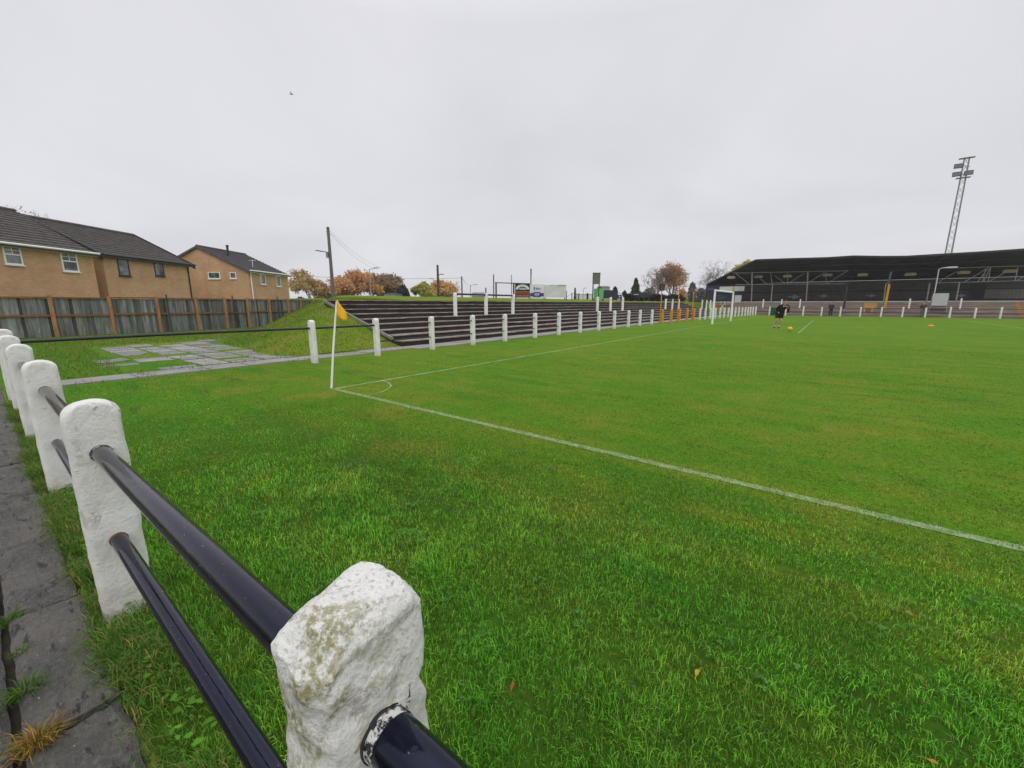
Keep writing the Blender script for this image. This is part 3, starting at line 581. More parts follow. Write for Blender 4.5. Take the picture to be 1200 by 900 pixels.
# ---------------------------------------------------------------- white post and rail fences
def post_mesh(name, mat, parent, c, wd, th, h, axis, rough=1.0, res=(40, 14, 6), seed=0, rise=0.32, low=False, rz=0.0):
    """slab post with an arched top; wide along Y when axis=='y', else along X; c = ground point"""
    J, K, T = res; hw = wd / 2; hr = wd * rise; zs = h - hr; rows = []
    nz = int(J * 0.72)
    for j in range(nz): rows.append((-0.06 + (zs + 0.06) * j / nz, hw))
    for j in range(J - nz + 1):
        a = math.pi / 2 * j / (J - nz) * 0.985; rows.append((zs + hr * math.sin(a), hw * math.cos(a) ** 0.92))
    vs = []; fs = []
    def disp(p):
        q = Vector(p); s_ = seed * 3.7; d = Vector((0, 0, 0))
        for fr, am in ((7, .0055), (19, .0034), (48, .0018), (120, .0007)):
            d += Vector((mnoise.noise((q.x * fr + s_, q.y * fr, q.z * fr)), mnoise.noise((q.x * fr, q.y * fr + s_ + 7, q.z * fr)), mnoise.noise((q.x * fr, q.y * fr, q.z * fr + s_ + 13)))) * am
        return q + d * rough
    nr = len(rows)
    for side in (1, -1):
        for j, (z, w_) in enumerate(rows):
            for k in range(K + 1):
                u = -1 + 2 * k / K; y = u * w_
                e = min(w_ - abs(y), (h - z) * 0.9 if z > zs - .02 else 9); b = 0.022
                red = b - math.sqrt(max(0, b * b - (b - min(b, max(0, e))) ** 2)); vs.append((side * (th / 2 - red * 0.8), y, z))
    n1 = K + 1; off = nr * n1
    for j in range(nr - 1):
        for k in range(K):
            a = j * n1 + k; fs.append((a, a + 1, a + n1 + 1, a + n1)); fs.append((off + a, off + a + n1, off + a + n1 + 1, off + a + 1))
    rim = [j * n1 for j in range(nr)] + [(nr - 1) * n1 + k for k in range(1, K)] + [j * n1 + K for j in range(nr - 1, -1, -1)]
    prev = rim
    for t in range(1, T):
        cur = []
        for i in rim:
            p = vs[i]; q = vs[i + off]; f = t / T; bul = math.sin(math.pi * f) * 0.006; cy = p[1] + (bul if p[1] > 0 else -bul)
            cur.append(len(vs)); vs.append((p[0] + (q[0] - p[0]) * f, cy, p[2] + (bul * .8 if p[2] > zs else 0)))
        fs += [(prev[i], prev[i + 1], cur[i + 1], cur[i]) for i in range(len(rim) - 1)]; prev = cur
    cur = [i + off for i in rim]; fs += [(prev[i], prev[i + 1], cur[i + 1], cur[i]) for i in range(len(rim) - 1)]
    if seed == 1 and rough > 1:
        for nrm, d_ in (((0, 0, 1), 1.088), ((.15, -.72, .65), .752), ((.80, -.10, .60), .690), ((.62, -.78, .0), .092), ((.15, .80, .55), .655), ((-.55, -.35, .75), .842), ((.55, -.55, .62), .718)):
            nv = Vector(nrm).normalized(); k_ = nv.length / Vector(nrm).length; dd = d_ * k_
            vs = [tuple(Vector(p) - nv * max(0, Vector(p).dot(nv) - dd) * .85) for p in vs]
        vs = [(p[0], p[1] - (.013 * math.exp(-((p[2] - .93) / .018) ** 2) if p[1] > .05 else 0), p[2]) for p in vs]
    if rough > 0: vs = [disp(p) for p in vs]
    if axis == 'x': vs = [(p[1], p[0], p[2]) for p in vs]
    rot = Matrix.Rotation(rz, 3, 'Z'); vs = [rot @ Vector(p) for p in vs]
    m = MB(); m.add(vs, fs, smooth=True); o = m.build(name, mat, parent, local=True); o.location = Vector(c) - parent.location
    return o
FY = 0.27
near = thing('railing', 'white concrete post railing with two thick glossy black pipes along the near walkway', 'railing', (-5, FY, 0))
near_posts = [(-0.50, 1.120), (-2.62, 1.07), (-4.86, 1.065), (-7.10, 1.06), (-8.95, 1.07), (-10.2, 1.11), (1.62, 1.08)]
for i, (x, h) in enumerate(near_posts):
    if i == 0:
        o = post_mesh('post', 'lichen_concrete', near, (x, FY, 0), .172, .128, h, 'y', 1.7, (170, 60, 34), 1, .46); o['label'] = 'lumpy near post with yellow green lichen on top'
    else:
        o = post_mesh('post', 'white_concrete', near, (x, FY + .004 * math.sin(i * 5), 0), .186, .112, h, 'y', .9, (70, 24, 8) if i == 1 else (36, 14, 5), i + 1, .42)
def zup(x): return float(np.interp(x, [-10.2, -2.62, -0.5, 1.6], [.84, .83, .90, .93]))
def zlo(x): return float(np.interp(x, [-10.2, -2.62, -0.5, 1.6], [.42, .40, .40, .42]))
xs_ = sorted(p[0] for p in near_posts)
for a, b in zip(xs_[:-1], xs_[1:]):
    for zf in (zup, zlo):
        m = MB(); nn = 24; r = .0355 if zf is zup else .031
        m.tube([(a + (b - a) * t / nn, FY, zf(a) + (zf(b) - zf(a)) * t / nn) for t in range(nn + 1)], r, 32); m.build('rail', 'pipe_paint', near)
for x, th, zf in ((-.5, .128, zup), (-2.62, .112, zup), (-2.62, .112, zlo)):
    m = MB(); x0 = x + th / 2 - .012; m.tube([(x0, FY, zf(x0)), (x0 + .016, FY, zf(x0))], .0395 if zf is zup else .0345, 28); m.build('dark_gap', 'dark_steel', near)  # dark ring stands in for the shaded gap where the pipe enters
# bare collars where the pipe paint stops
s = NB('collar_paint'); v = s.world(); s.color(s.mix(s.rng(s.noise(v, 45, 6, 0.75), 0.47, 0.51), (0.012, 0.012, 0.016), (0.60, 0.59, 0.56))); s.rough(.5); s.bump(s.noise(v, 80, 4), .4, .004)
plain('rust_ring', (0.23, 0.12, 0.05), 0.4, 30, 0.9, 0.3)
for x, th, zf, mt in ((-.5, .128, zup, 'collar_paint'), (-2.62, .115, zup, 'collar_paint'), (-2.62, .115, zlo, 'rust_ring'), (-4.86, .115, zup, 'rust_ring')):
    m = MB(); x0 = x + th / 2 - .01; r = (.0365 if zf is zup else .032); m.tube([(x0, FY, zf(x0)), (x0 + .012, FY, zf(x0)), (x0 + (.030 if x > -1 else .020), FY, zf(x0))], [r + .0008, r + .0008, r + .0003], 24); m.build('collar', mt, near)

# railing along the goal end
def rowx(Y): return float(np.interp(Y, [0, 33, 63.5], [-10.45, -10.45, -8.2]))
def proj_x(p):
    f = p.x * FWD.x + p.y * FWD.y; r = p.x * RGT.x + p.y * RGT.y; u = p.z - EYE
    return 600 + FPX * r / (f * math.cos(PITCH) - u * math.sin(PITCH))
def on_row(px):
    lo, hi = 2.0, 75.0
    for _ in range(60):
        mY = (lo + hi) / 2
        if proj_x(Vector((rowx(mY), mY, 0.5))) < px: lo = mY
        else: hi = mY
    return lo
endf = thing('railing', 'long white post railing behind the goal with a run of amber posts', 'railing', (-10.3, 30, 0))
px_list = [367, 441.5, 506, 554, 591.7, 627, 655, 680, 701.8, 720, 736.6, 750, 764, 776, 786.5, 796, 805, 813]
ys_ = [on_row(p) for p in px_list]; ys_ += [on_row(p) for p in (820.3, 826.5, 832.5, 838.3, 843.7, 848.7, 853.5, 857.7, 861.7, 865.7, 869.7, 873.3, 876.5, 879.3, 882.3)]
for i, y in enumerate(ys_):
    amber = 13 <= i <= 17
    o = post_mesh('post', 'amber_paint' if amber else 'white_concrete', endf, (rowx(y), y, 0), .20 if amber else .17, .13, 1.09 + .012 * math.sin(i * 3.1), 'x', .6 if i < 6 else 0, (30, 10, 4) if i < 6 else (14, 4, 2), i, .42)
    if amber and i == 13: o['label'] = 'nearest of the amber painted posts'
yy_ = [0.27] + ys_
for i, (a, b) in enumerate(zip(yy_[:-1], yy_[1:])):
    for z, r in ((.89, .022), (.42, .020)):
        if i < 2 and z < .5: continue
        m = MB(); nn = 5; m.tube([(rowx(a + (b - a) * t / nn), a + (b - a) * t / nn, z + (.012 * math.sin(math.pi * t / nn) if i == 0 else 0)) for t in range(nn + 1)], r if i > 1 else .03, 8); m.build('rail', 'dark_rail' , endf)
for i in (0, 1):
    m = MB(); m.tube([(rowx(ys_[i]) + .05, ys_[i] - .0, .42), (rowx(ys_[i]) + .072, ys_[i], .42)], .016, 8); m.build('dark_gap', 'dark_steel', endf)
# railing along the far side
farf = thing('railing', 'railing of leaning white posts and two dark rails in front of the covered stand', 'railing', (3, 64.0, 0))
fxs = [aty(p, 371, 64.0).x for p in (885, 901, 920, 940.5, 962, 984, 1007.5, 1032, 1057, 1083.7, 1112.5, 1142, 1172)] + [15.7, 17.6, 19.5, 21.4]
for i, x in enumerate(fxs): post_mesh('post', 'far_white_paint', farf, (x, 64.0, 0), .2, .15, 1.12 + .05 * math.sin(i * 2.7), 'y', 0, (12, 4, 2), i, .3)
for a, b in zip(fxs[:-1], fxs[1:]):
    for z in (.95, .5): m = MB(); m.tube([(a, 64.0, z), (b, 64.0, z)], .035, 6); m.build('rail', 'dark_rail', farf)

# tall amber net poles among the amber posts
def net_pole(label, px, h, basket=False):
    y = on_row(px); x = rowx(y) - .16; t = thing('net_pole', label, 'pole', (x, y, 0), 'tall amber poles for the ball net'); m = MB(); m.tube([(x, y, 0), (x, y, h)], .038, 8); m.build('pole', 'amber_paint', t)
    m = MB(); m.tube([(x, y, h), (x, y, h + .08)], [.07, .03], 8); m.build('cap', 'rust_brown', t)
    if basket:
        m = MB()
        for k in range(10):
            a = 2 * math.pi * k / 10; m.tube([(x + .16 * math.cos(a), y + .16 * math.sin(a), h - .32), (x + .19 * math.cos(a), y + .19 * math.sin(a), h + .12)], .034, 5)
        for zz, r in ((h - .32, .16), (h + .12, .19)): m.tube([(x + r * math.cos(a), y + r * math.sin(a), zz) for a in [2 * math.pi * k / 12 for k in range(13)]], .04, 5)
        m.build('basket', 'rust_brown', t)
net_pole('tall amber pole with a rusty basket on top behind the first amber post', 776, 2.85, True)
net_pole('tall amber pole behind the third amber post', 796, 2.75)
net_pole('tall amber pole behind the last amber post', 813, 2.6)

# crush barriers on the terrace (white posts with one dark rail)
BX = -14.5
def barrier(label, pxs, rail, hz=1.13, stub=None):
    ys = [atx(p, 362, BX).y for p in pxs]; t = thing('crush_barrier', label, 'barrier', (BX, sum(ys) / len(ys), .9), 'crush barriers of white posts on the terrace')
    for i, y in enumerate(ys): post_mesh('post', 'far_white_paint', t, (BX, y, .9), .17, .13, hz, 'x', 0, (14, 4, 2), i, .2)
    if rail: m = MB(); m.tube([(BX, ys[0], 1.965), (BX, ys[-1], 1.955)], .045, 8); m.build('rail', 'dark_rail', t)
    if stub: m = MB(); m.tube([(BX, ys[stub], 2.0), (BX, ys[stub], 2.32)], .03, 8); m.build('stub', 'dark_steel', t)
barrier('nearest crush barrier on the terrace, three white posts joined by a dark rail', (533.5, 569.6, 601), True, 1.13, 1)
barrier('crush barrier of three white posts on the terrace below the green board', (700, 715.3, 729.5), False)
barrier('crush barrier of three white posts on the terrace behind the amber posts', (779.7, 787.6, 795), True)
barrier('crush barrier of three white posts on the terrace left of the goal', (822.3, 827.5, 832), False)

# ---------------------------------------------------------------- corner flag, goal
fp = thing('corner_flag', 'yellow corner flag on a slightly leaning white pole at the corner of the pitch', 'corner flag', (-7.02, 3.78, 0))
top = atx(394.5, 353, -7.0)
m = MB(); m.tube([(-7.02, 3.78, -.02), (-7.01, 3.88, .75), top], [.020, .019, .015], 12); m.build('pole', 'white_plastic', fp)
m = MB(); d0 = Vector(top); pole_dn = (Vector((-7.01, 3.86, .75)) - d0).normalized()
left = [(0, -.02), (-.004, .05), (-.004, .10), (-.004, .16), (-.002, .21), (.02, .25), (.055, .30), (.10, .355)]; right = [(.012, -.02), (.035, .045), (.06, .10), (.085, .145), (.115, .195), (.135, .245), (.15, .295), (.125, .365)]
vs = []; K = 8
for j, ((l0, y0), (l1, y1)) in enumerate(zip(left, right)):
    for k in range(K + 1):
        f = k / K; x_ = l0 + (l1 - l0) * f; y_ = y0 + (y1 - y0) * f; px_ = d0 + pole_dn * y_ if y_ < .22 else d0 + pole_dn * .22 - Vector((0, 0, y_ - .22)); vs.append(px_ + RGT * x_ * 1.45 + FWD * .045 * math.sin(f * 6 + j * .7) * (.2 + f))
m.add(vs, [(j * (K + 1) + k, (j + 1) * (K + 1) + k, (j + 1) * (K + 1) + k + 1, j * (K + 1) + k + 1) for j in range(7) for k in range(K)], smooth=True)
o = m.build('flag', 'flag_cloth', fp); so_ = o.modifiers.new('thick', 'SOLIDIFY'); so_.thickness = .003
GX = -6.95; GY0, GY1, GZ = 33.5, 40.55, 2.46
gl = thing('goal', 'white football goal with round posts standing in front of the terrace', 'goal', (GX, (GY0 + GY1) / 2, 0))
for y in (GY0, GY1): m = MB(); m.tube([(GX, y, 0), (GX, y, GZ)], .07, 12); m.build('goalpost', 'goal_paint', gl)
m = MB(); m.tube([(GX, GY0 - .07, GZ), (GX, GY1 + .07, GZ)], .07, 12); m.build('crossbar', 'goal_paint', gl)

# ---------------------------------------------------------------- timber boundary fence
fpoly = [(-27.7, -9.0), (-27.9, 0.0), (-28.2, 6.0), (-29.4, 10.6), (-30.6, 12.6), (-33.5, 17.0), (-38, 23)]
def fence_x(Y): return float(np.interp(Y, [p[1] for p in fpoly], [p[0] for p in fpoly]))
def on_fence(px):
    lo, hi = -9.0, 23.0
    for _ in range(60):
        mY = (lo + hi) / 2
        if proj_x(Vector((fence_x(mY), mY, 0.9))) < px: lo = mY
        else: hi = mY
    return lo
wf = thing('timber_fence', 'weathered grey board fence with orange brown posts and rails in front of the houses', 'fence', (-28.5, 4, 0))
fy = [-6.4, -4.2, -2.0, 0.2 - .3] + [on_fence(p) for p in (63, 131, 186, 231.5, 265, 291, 316.5, 338, 353)] + [17.2, 19.4]
rr = random.Random(21)
for i, y in enumerate(fy):
    x = fence_x(y) + .03; m = MB(); m.box((x, y, .93), (.115, .125, 1.90), rr.uniform(-.1, .1)); bevel(m.build('post', 'fence_post_wood', wf), .008, 1)
for a, b in zip(fy[:-1], fy[1:]):
    pa, pb = Vector((fence_x(a), a, 0)), Vector((fence_x(b), b, 0)); d = pb - pa; ln = d.length; d.normalize(); nrm = Vector((d.y, -d.x, 0))
    z0 = rr.uniform(-.02, .02)
    for z, h_ in ((1.78, .07), (.98, .085)):
        m = MB(); m.beam(pa + nrm * .005 + Vector((0, 0, z + z0)) + d * .06, pb + nrm * .005 + Vector((0, 0, z + z0 + rr.uniform(-.02, .02))) - d * .06, .05, h_); m.build('rail', 'fence_rail_wood', wf)
    m = MB(); t = .06
    while t < ln - .08:
        wd = min(rr.uniform(.11, .16), ln - .06 - t); c = pa + d * (t + wd / 2) - nrm * (.045 + rr.uniform(0, .012)); b_ = rr.uniform(.5, 1.45)
        if rr.random() < .10: b_ = .28
        tn = (b_ * rr.uniform(.9, 1.1), b_, b_ * rr.uniform(.9, 1.06)) if rr.random() > .0 else (1, 1, 1)
        m.box((c.x, c.y, .88 + rr.uniform(-.012, .012)), (wd - .006, .02, 1.72), math.atan2(d.y, d.x), tn); t += wd
    m.build('board_panel', 'fence_board', wf)
for lab, px in (('thin dark stake standing in front of the third bay of the timber fence', 196), ('thin dark stake in front of the timber fence below the gable end house', 272), ('thin dark stake in front of the timber fence close to the grass bank', 324)):
    y = on_fence(px); x = fence_x(y) + .35; m = MB(); m.tube([(x, y, -.02), (x, y, 1.0), (x - .02, y + .01, 1.98)], [.04, .038, .035], 7); tag(m.build('stake', 'pole_dark'), lab, 'stake', 'thin stakes along the timber fence')

# ---------------------------------------------------------------- houses
class House:
    def __init__(s, label, origin, rz, Ln, Dp, eave, rise, tile, trim, over=.22):
        s.o = Vector(origin); s.rz = rz; s.L, s.D, s.e = Ln, Dp, eave; s.rise = rise
        s.u = Vector((math.cos(rz), math.sin(rz), 0)); s.v = Vector((-math.sin(rz), math.cos(rz), 0))
        s.t = thing('brick_house', label, 'house', origin, 'brick houses behind the timber fence', rz)
        m = MB(); r = eave + rise
        for x, e in ((0, 1), (Ln - .3, 1)):
            m.prism([(x, 0, -.1), (x, Dp, -.1), (x, Dp, eave), (x, Dp / 2, r), (x, 0, eave)], (.3, 0, 0))
        m.box((Ln / 2, .15, (eave - .1) / 2), (Ln - .6, .3, eave + .1)); m.box((Ln / 2, Dp - .15, (eave - .1) / 2), (Ln - .6, .3, eave + .1))
        m.build('wall', 'buff_brick', s.t, local=True)
        m = MB(); hy = Dp / 2 + .32; sl = math.hypot(hy, rise * hy / (Dp / 2)); ang = math.atan2(rise, Dp / 2); nc = 15
        for sd in (0, 1):
            for k in range(nc):
                f0, f1 = k / nc, (k + 1.12) / nc
                y0, y1 = -.32 + hy * f0, -.32 + hy * min(1.0, f1); z0 = eave - .32 * math.tan(ang) + math.tan(ang) * hy * f0 + .185; z1 = eave - .32 * math.tan(ang) + math.tan(ang) * hy * min(1, f1) + .085
                pts = [(-over, y0, z0), (-over, y1, z1), (-over, y1, z1 - .05), (-over, y0, z0 - .145)]
                if sd: pts = [(x, Dp - y, z) for x, y, z in pts]
                m.prism(pts, (Ln + 2 * over, 0, 0))
        rf = m.build('roof', tile, s.t, local=True)
        m = MB(); m.tube([(-over, Dp / 2, r + .13), (Ln + over, Dp / 2, r + .13)], .11, 8); m.build('ridge_tiles', tile, rf, local=True)
        m = MB(); m.box((Ln / 2, -.30, eave - .02), (Ln + 2 * over, .03, .20)); m.box((Ln / 2, -.17, eave - .13), (Ln + 2 * over, .28, .02)); m.build('fascia', trim, s.t, local=True)
        m = MB(); m.tube([(-over - .03, -.365, eave + .035), (Ln + over + .03, -.365, eave + .035)], .062, 8); m.build('gutter', trim, s.t, local=True)
        for x in ((-over - .012, Ln + over + .012) if trim == 'dark_upvc' else (-over - .012,)):
            m = MB()
            for sg in (0, 1):
                k_ = 0 if trim == 'dark_upvc' else .10; q = [(x, -.32, eave + .06 - k_), (x, Dp / 2, r + .24 - k_), (x, Dp / 2, r - .10 + k_ * .6), (x, -.32, eave - .30 + k_ * .6)]
                if sg: q = [(a, Dp - b, c) for a, b, c in q]
                m.prism(q, (.06 if x > 0 else -.06, 0, 0))
            m.build('bargeboard', 'dark_upvc' if trim == 'dark_upvc' else tile, s.t, local=True)
    def front(s, px, py, gable=False):
        """point of the photograph on the front (or the left gable) plane, in the house's own frame"""
        d = ray(px, py); nrm = s.u if gable else s.v; o = s.o - Vector((0, 0, EYE)); t = (o.dot(nrm)) / d.dot(nrm); p = d * t - Vector((s.o.x, s.o.y, -EYE))
        return (p.dot(s.v), p.z) if gable else (p.dot(s.u), p.z)
    def window(s, x0, y0, x1, y1, trim, bars=0, gable=False):
        (a0, z1), (a1, z0) = s.front(x0, y0, gable), s.front(x1, y1, gable)
        if gable and a0 > a1: a0, a1 = a1, a0
        def P(a, dpt, z): return (dpt, a, z) if gable else (a, dpt, z)
        def bx(m, a, b, za, zb, d0, d1):
            sz = (d1 - d0, b - a, zb - za) if gable else (b - a, d1 - d0, zb - za); m.box(P((a + b) / 2, (d0 + d1) / 2, (za + zb) / 2), sz)
        f = .075; m = MB()
        bx(m, a0, a0 + f, z0, z1, -.035, .0); bx(m, a1 - f, a1, z0, z1, -.035, .0); bx(m, a0 + f, a1 - f, z1 - f, z1, -.035, 0); bx(m, a0 + f, a1 - f, z0, z0 + f, -.035, 0)
        mid = z0 + (z1 - z0) * .54
        if bars:
            bx(m, a0 + f, a1 - f, mid - .035, mid + .035, -.033, 0); c = (a0 + a1) / 2; bx(m, c - .018, c + .018, mid + .035, z1 - f, -.03, 0); q = (mid + z1) / 2
            bx(m, a0 + f, c - .018, q - .014, q + .014, -.028, 0); bx(m, c + .018, a1 - f, q - .014, q + .014, -.028, 0)
        w_ = m.build('window', trim, s.t, local=True)
        m = MB(); bx(m, a0 + f * .6, a1 - f * .6, z0 + f * .6, z1 - f * .6, -.012, .004); m.build('pane', 'window_glass', w_, local=True)
        m = MB(); bx(m, a0 - .05, a1 + .05, z0 - .06, z0 - .002, -.09, -.004); m.build('sill', trim, w_, local=True)
HR = R(126); U = Vector((math.cos(HR), math.sin(HR), 0))
c1 = Vector((-37.3, 5.25, 0)) - U * 8.6
h1 = House('buff brick house with white barred windows and white gutter, cut by the left edge', c1, HR, 8.6, 9.0, 4.55, 2.5, 'roof_tile', 'white_upvc', .10)
h1.window(.7, 286.7, 27.5, 311, 'white_upvc', 1); h1.window(69.3, 294.7, 93, 319, 'white_upvc', 1)
h2 = House('buff brick house with dark window frames and dark gutter, middle of the three houses', Vector((-38.3, 5.85, 0)), HR, 7.1, 9.0, 4.62, 2.3, 'roof_tile', 'dark_upvc')
h2.window(136, 301.5, 153, 324, 'dark_upvc'); h2.window(179.5, 307, 193, 324, 'dark_upvc')
m = MB(); m.tube([(6.9, -.06, 4.5), (6.9, -.06, 0)], .045, 8); m.build('downpipe', 'dark_upvc', h2.t, local=True)
h3 = House('buff brick house showing its gable end, beside the bank, with white downpipe', Vector((-44.2, 16.6, 0)), HR, 6.7, 9.0, 4.55, 2.15, 'roof_tile_grey', 'white_upvc', .12)
h3.window(243.5, 318.7, 258.6, 326.8, 'white_upvc', 0, True); h3.window(269, 319, 277.3, 326.5, 'white_upvc', 0, True)
h3.window(304.3, 321, 311.6, 333.5, 'white_upvc'); h3.window(323, 323, 329.3, 336, 'white_upvc')
m = MB(); m.tube([(.28, -.07, 4.5), (.28, -.07, 0)], .06, 8); m.build('downpipe', 'white_upvc', h3.t, local=True)
m = MB(); m.tube([(1.9, 3.0, 5.9), (1.9, 3.0, 7.0)], .10, 8); m.tube([(1.9, 3.0, 7.0), (1.9, 3.0, 7.14)], .13, 8); m.build('flue', 'dark_steel', h3.t, local=True)
m = MB(); m.tube([(2.1, .8, 4.9), (2.1, .8, 5.75)], .03, 6)
for k in range(5): m.tube([(2.1 - .3, .8 + k * .1 - .2, 5.7), (2.1 + .3, .8 + k * .1 - .2, 5.7)], .012, 4)
m.tube([(2.1, .5, 5.7), (2.1, 1.1, 5.7)], .015, 4); m.build('aerial', 'white_plastic', h3.t, local=True)

# ---------------------------------------------------------------- covered stand on the far side
SF, SBK, STR = 68.0, 76.0, 70.6
st_ = thing('covered_stand', 'long dark covered football stand with a high corrugated roof and pale roof trusses', 'stand', (8, 70, 0))
fe = [aty(x, y, SF) for x, y in ((886, 305), (925, 303.7), (970, 302.5), (1000, 300.6), (1035, 301.2), (1062, 301), (1107, 298.4), (1150, 296), (1200, 292.7), (1270, 288.5))]
bl = aty(828, 334, SBK); be = [bl] + [Vector((p.x, SBK, 4.65)) for p in fe[1:]]
vs = []
for a, b in zip(fe, be): vs += [a, b, b + Vector((0, .05, .10)), a + Vector((0, -.02, .10))]
n = len(fe); fs = []
for i in range(n - 1):
    for k in range(4): fs.append((i * 4 + k, i * 4 + (k + 1) % 4, (i + 1) * 4 + (k + 1) % 4, (i + 1) * 4 + k))
fs += [(0, 1, 2, 3), tuple((n - 1) * 4 + k for k in (3, 2, 1, 0))]
m = MB(); m.add(vs, fs); m.build('roof', 'roof_sheet', st_)
m = MB()
for a, b in zip(fe[:-1], fe[1:]): m.beam(a + Vector((0, -.06, .02)), b + Vector((0, -.06, .02)), .06, .22)
m.build('fascia', 'dark_steel', st_)
m = MB(); m.beam(fe[0] + Vector((-.06, 0, .03)), bl + Vector((-.06, 0, .03)), .08, .2); m.build('bargeboard', 'dark_steel', st_)
for f in (.25, .5, .75):
    m = MB()
    for i in range(len(fe) - 1):
        a = fe[i].lerp(be[i], f) - Vector((0, 0, .12)); b = fe[i + 1].lerp(be[i + 1], f) - Vector((0, 0, .12)); m.beam(a, b, .08, .16)
    m.build('purlin', 'dark_steel', st_)
XR = fe[-1].x
m = MB(); m.box(((bl.x + XR) / 2, SBK - .05, 3.25), (XR - bl.x, .08, 2.75)); m.build('back_wall', 'stand_cladding', st_)
m = MB(); m.box(((bl.x + XR) / 2, SBK - .12, 3.22), (XR - bl.x, .06, .14)); m.box(((bl.x + XR) / 2, SBK - .12, 2.0), (XR - bl.x, .06, .2)); m.build('wall_rail', 'dark_steel', st_)
a = aty(1154, 342, SBK - .2); b = aty(1215, 352, SBK - .2); m = MB(); m.box(((a.x + b.x) / 2, SBK - .16, 2.68), (b.x - a.x, .05, 1.05)); m.build('pale_panel', 'pale_cladding', st_)
a = aty(1139, 333, SBK - .2); b = aty(1152, 352, SBK - .2); m = MB(); m.box(((a.x + b.x) / 2, SBK - .18, 3.2), (b.x - a.x, .07, 2.5)); m.build('dark_opening', 'board_dark', st_)  # flat dark panel painted for the shade inside a wall opening
# standing steps under the roof
m = MB(); m2 = MB(); x0, x1 = -12.5, XR; NS = 8
for k in range(NS):
    y = 65.3 + k * .68; z = .28 + k * .205; y2 = y + .68 if k < NS - 1 else SBK - .1
    m.box(((x0 + x1) / 2, (y + y2) / 2, z - .03), (x1 - x0, y2 - y, .06)); m2.box(((x0 + x1) / 2, y + .25, z / 2 - .032), (x1 - x0, .4, z - .004))
    if k: pass
m.build('step', 'stand_step', st_); m2.build('riser', 'stand_riser', st_)
m = MB()
for k in range(NS):
    a = aty(1189 + k * -0 , 355, 70); px = 1200 - (k / NS) * 11; q = aty(px, 360, 65.3 + k * .68); m.box((q.x + .0, 65.3 + k * .68 - .01, .28 + k * .205 - .05), (.3, .03, .12))
m.build('yellow_step_edge', 'amber_paint', st_)
# columns and trusses
def col(xt, yt, xb, yb, mat='truss_steel', r=.07, Y=STR):
    a = aty(xt, yt, Y); b = aty(xb, yb, Y); b.z = min(b.z, 1.7) - .05; m = MB(); m.tube([b, a], r, 6); return m.build('column', mat, st_)
for c in ((905.4, 333, 903.4, 354), (947, 319, 944.6, 354.5), (1038.3, 332, 1035.3, 354), (1089.5, 332, 1085.6, 354), (1124.5, 331, 1120, 354), (882, 320, 880.5, 354)): col(*c)
a = aty(993.4, 333, 67.6); b = aty(988, 365, 67.6); m = MB(); m.beam(b, a, .22, .22); m.build('column', 'dark_steel', st_)
a = aty(1044.6, 318.5, 67.6); b = aty(1040.5, 333, 67.6); m = MB(); m.beam(b, a, .26, .2); m.build('column', 'column_blue', st_)
a = aty(1042.2, 333, 67.55); b = aty(1036.6, 362, 67.55); m = MB(); m.beam(b, a, .24, .2); o = m.build('column', 'amber_paint', st_); o['label'] = 'yellow column'
def tr_seg(pts, r=.045):
    m = MB()
    for (p, q) in pts: m.tube([aty(*p, STR), aty(*q, STR)], r, 5)
    m.build('truss', 'truss_steel', st_)
tr_seg([((859, 320), (994, 317.2)), ((862, 333.6), (991, 332.6)), ((863, 321), (878, 333)), ((889, 325), (899, 333)), ((908, 323), (920, 332)), ((943, 320), (924, 332)), ((966, 319.5), (946, 332)), ((968, 318), (968, 332.5)), ((993, 317.5), (968, 333)), ((880.5, 320), (880.5, 333)), ((903, 320), (905, 333)), ((923, 320), (923, 332)), ((946, 319), (946, 333))])
tr_seg([((1098, 331.5), (1215, 328.5)), ((1108, 314.4), (1215, 311)), ((1100.5, 330), (1121, 318)), ((1129, 331), (1156, 315)), ((1146, 330), (1158, 314)), ((1153, 330), (1160, 314)), ((1161, 313.5), (1158, 329.5)), ((1160, 329.5), (1178, 319)), ((1193, 313), (1189.5, 329)), ((1191, 329), (1210, 318)), ((1151.5, 330), (1155, 315))])
# painted arrows on the back wall
for i, (x, y, wpx, hpx) in enumerate(((930, 347.8, 15, 7), (964.5, 346.8, 12, 6), (1020.5, 346.6, 13, 6), (1126, 346.4, 13, 6.5))):
    Yw = SBK - .10; k = (aty(x + 5, y, Yw).x - aty(x - 5, y, Yw).x) / 10; c = aty(x, y, Yw); W, Hh = wpx * k / 2, hpx * k / 2
    o = MB().prism([(c.x - W, Yw, c.z + Hh * .18), (c.x - W * .1, Yw, c.z + Hh * .3), (c.x - W * .15, Yw, c.z + Hh), (c.x + W, Yw, c.z), (c.x - W * .15, Yw, c.z - Hh), (c.x - W * .1, Yw, c.z - Hh * .3), (c.x - W, Yw, c.z - Hh * .18)], (0, -.015, 0)).build('painted_arrow', 'arrow_paint', st_)
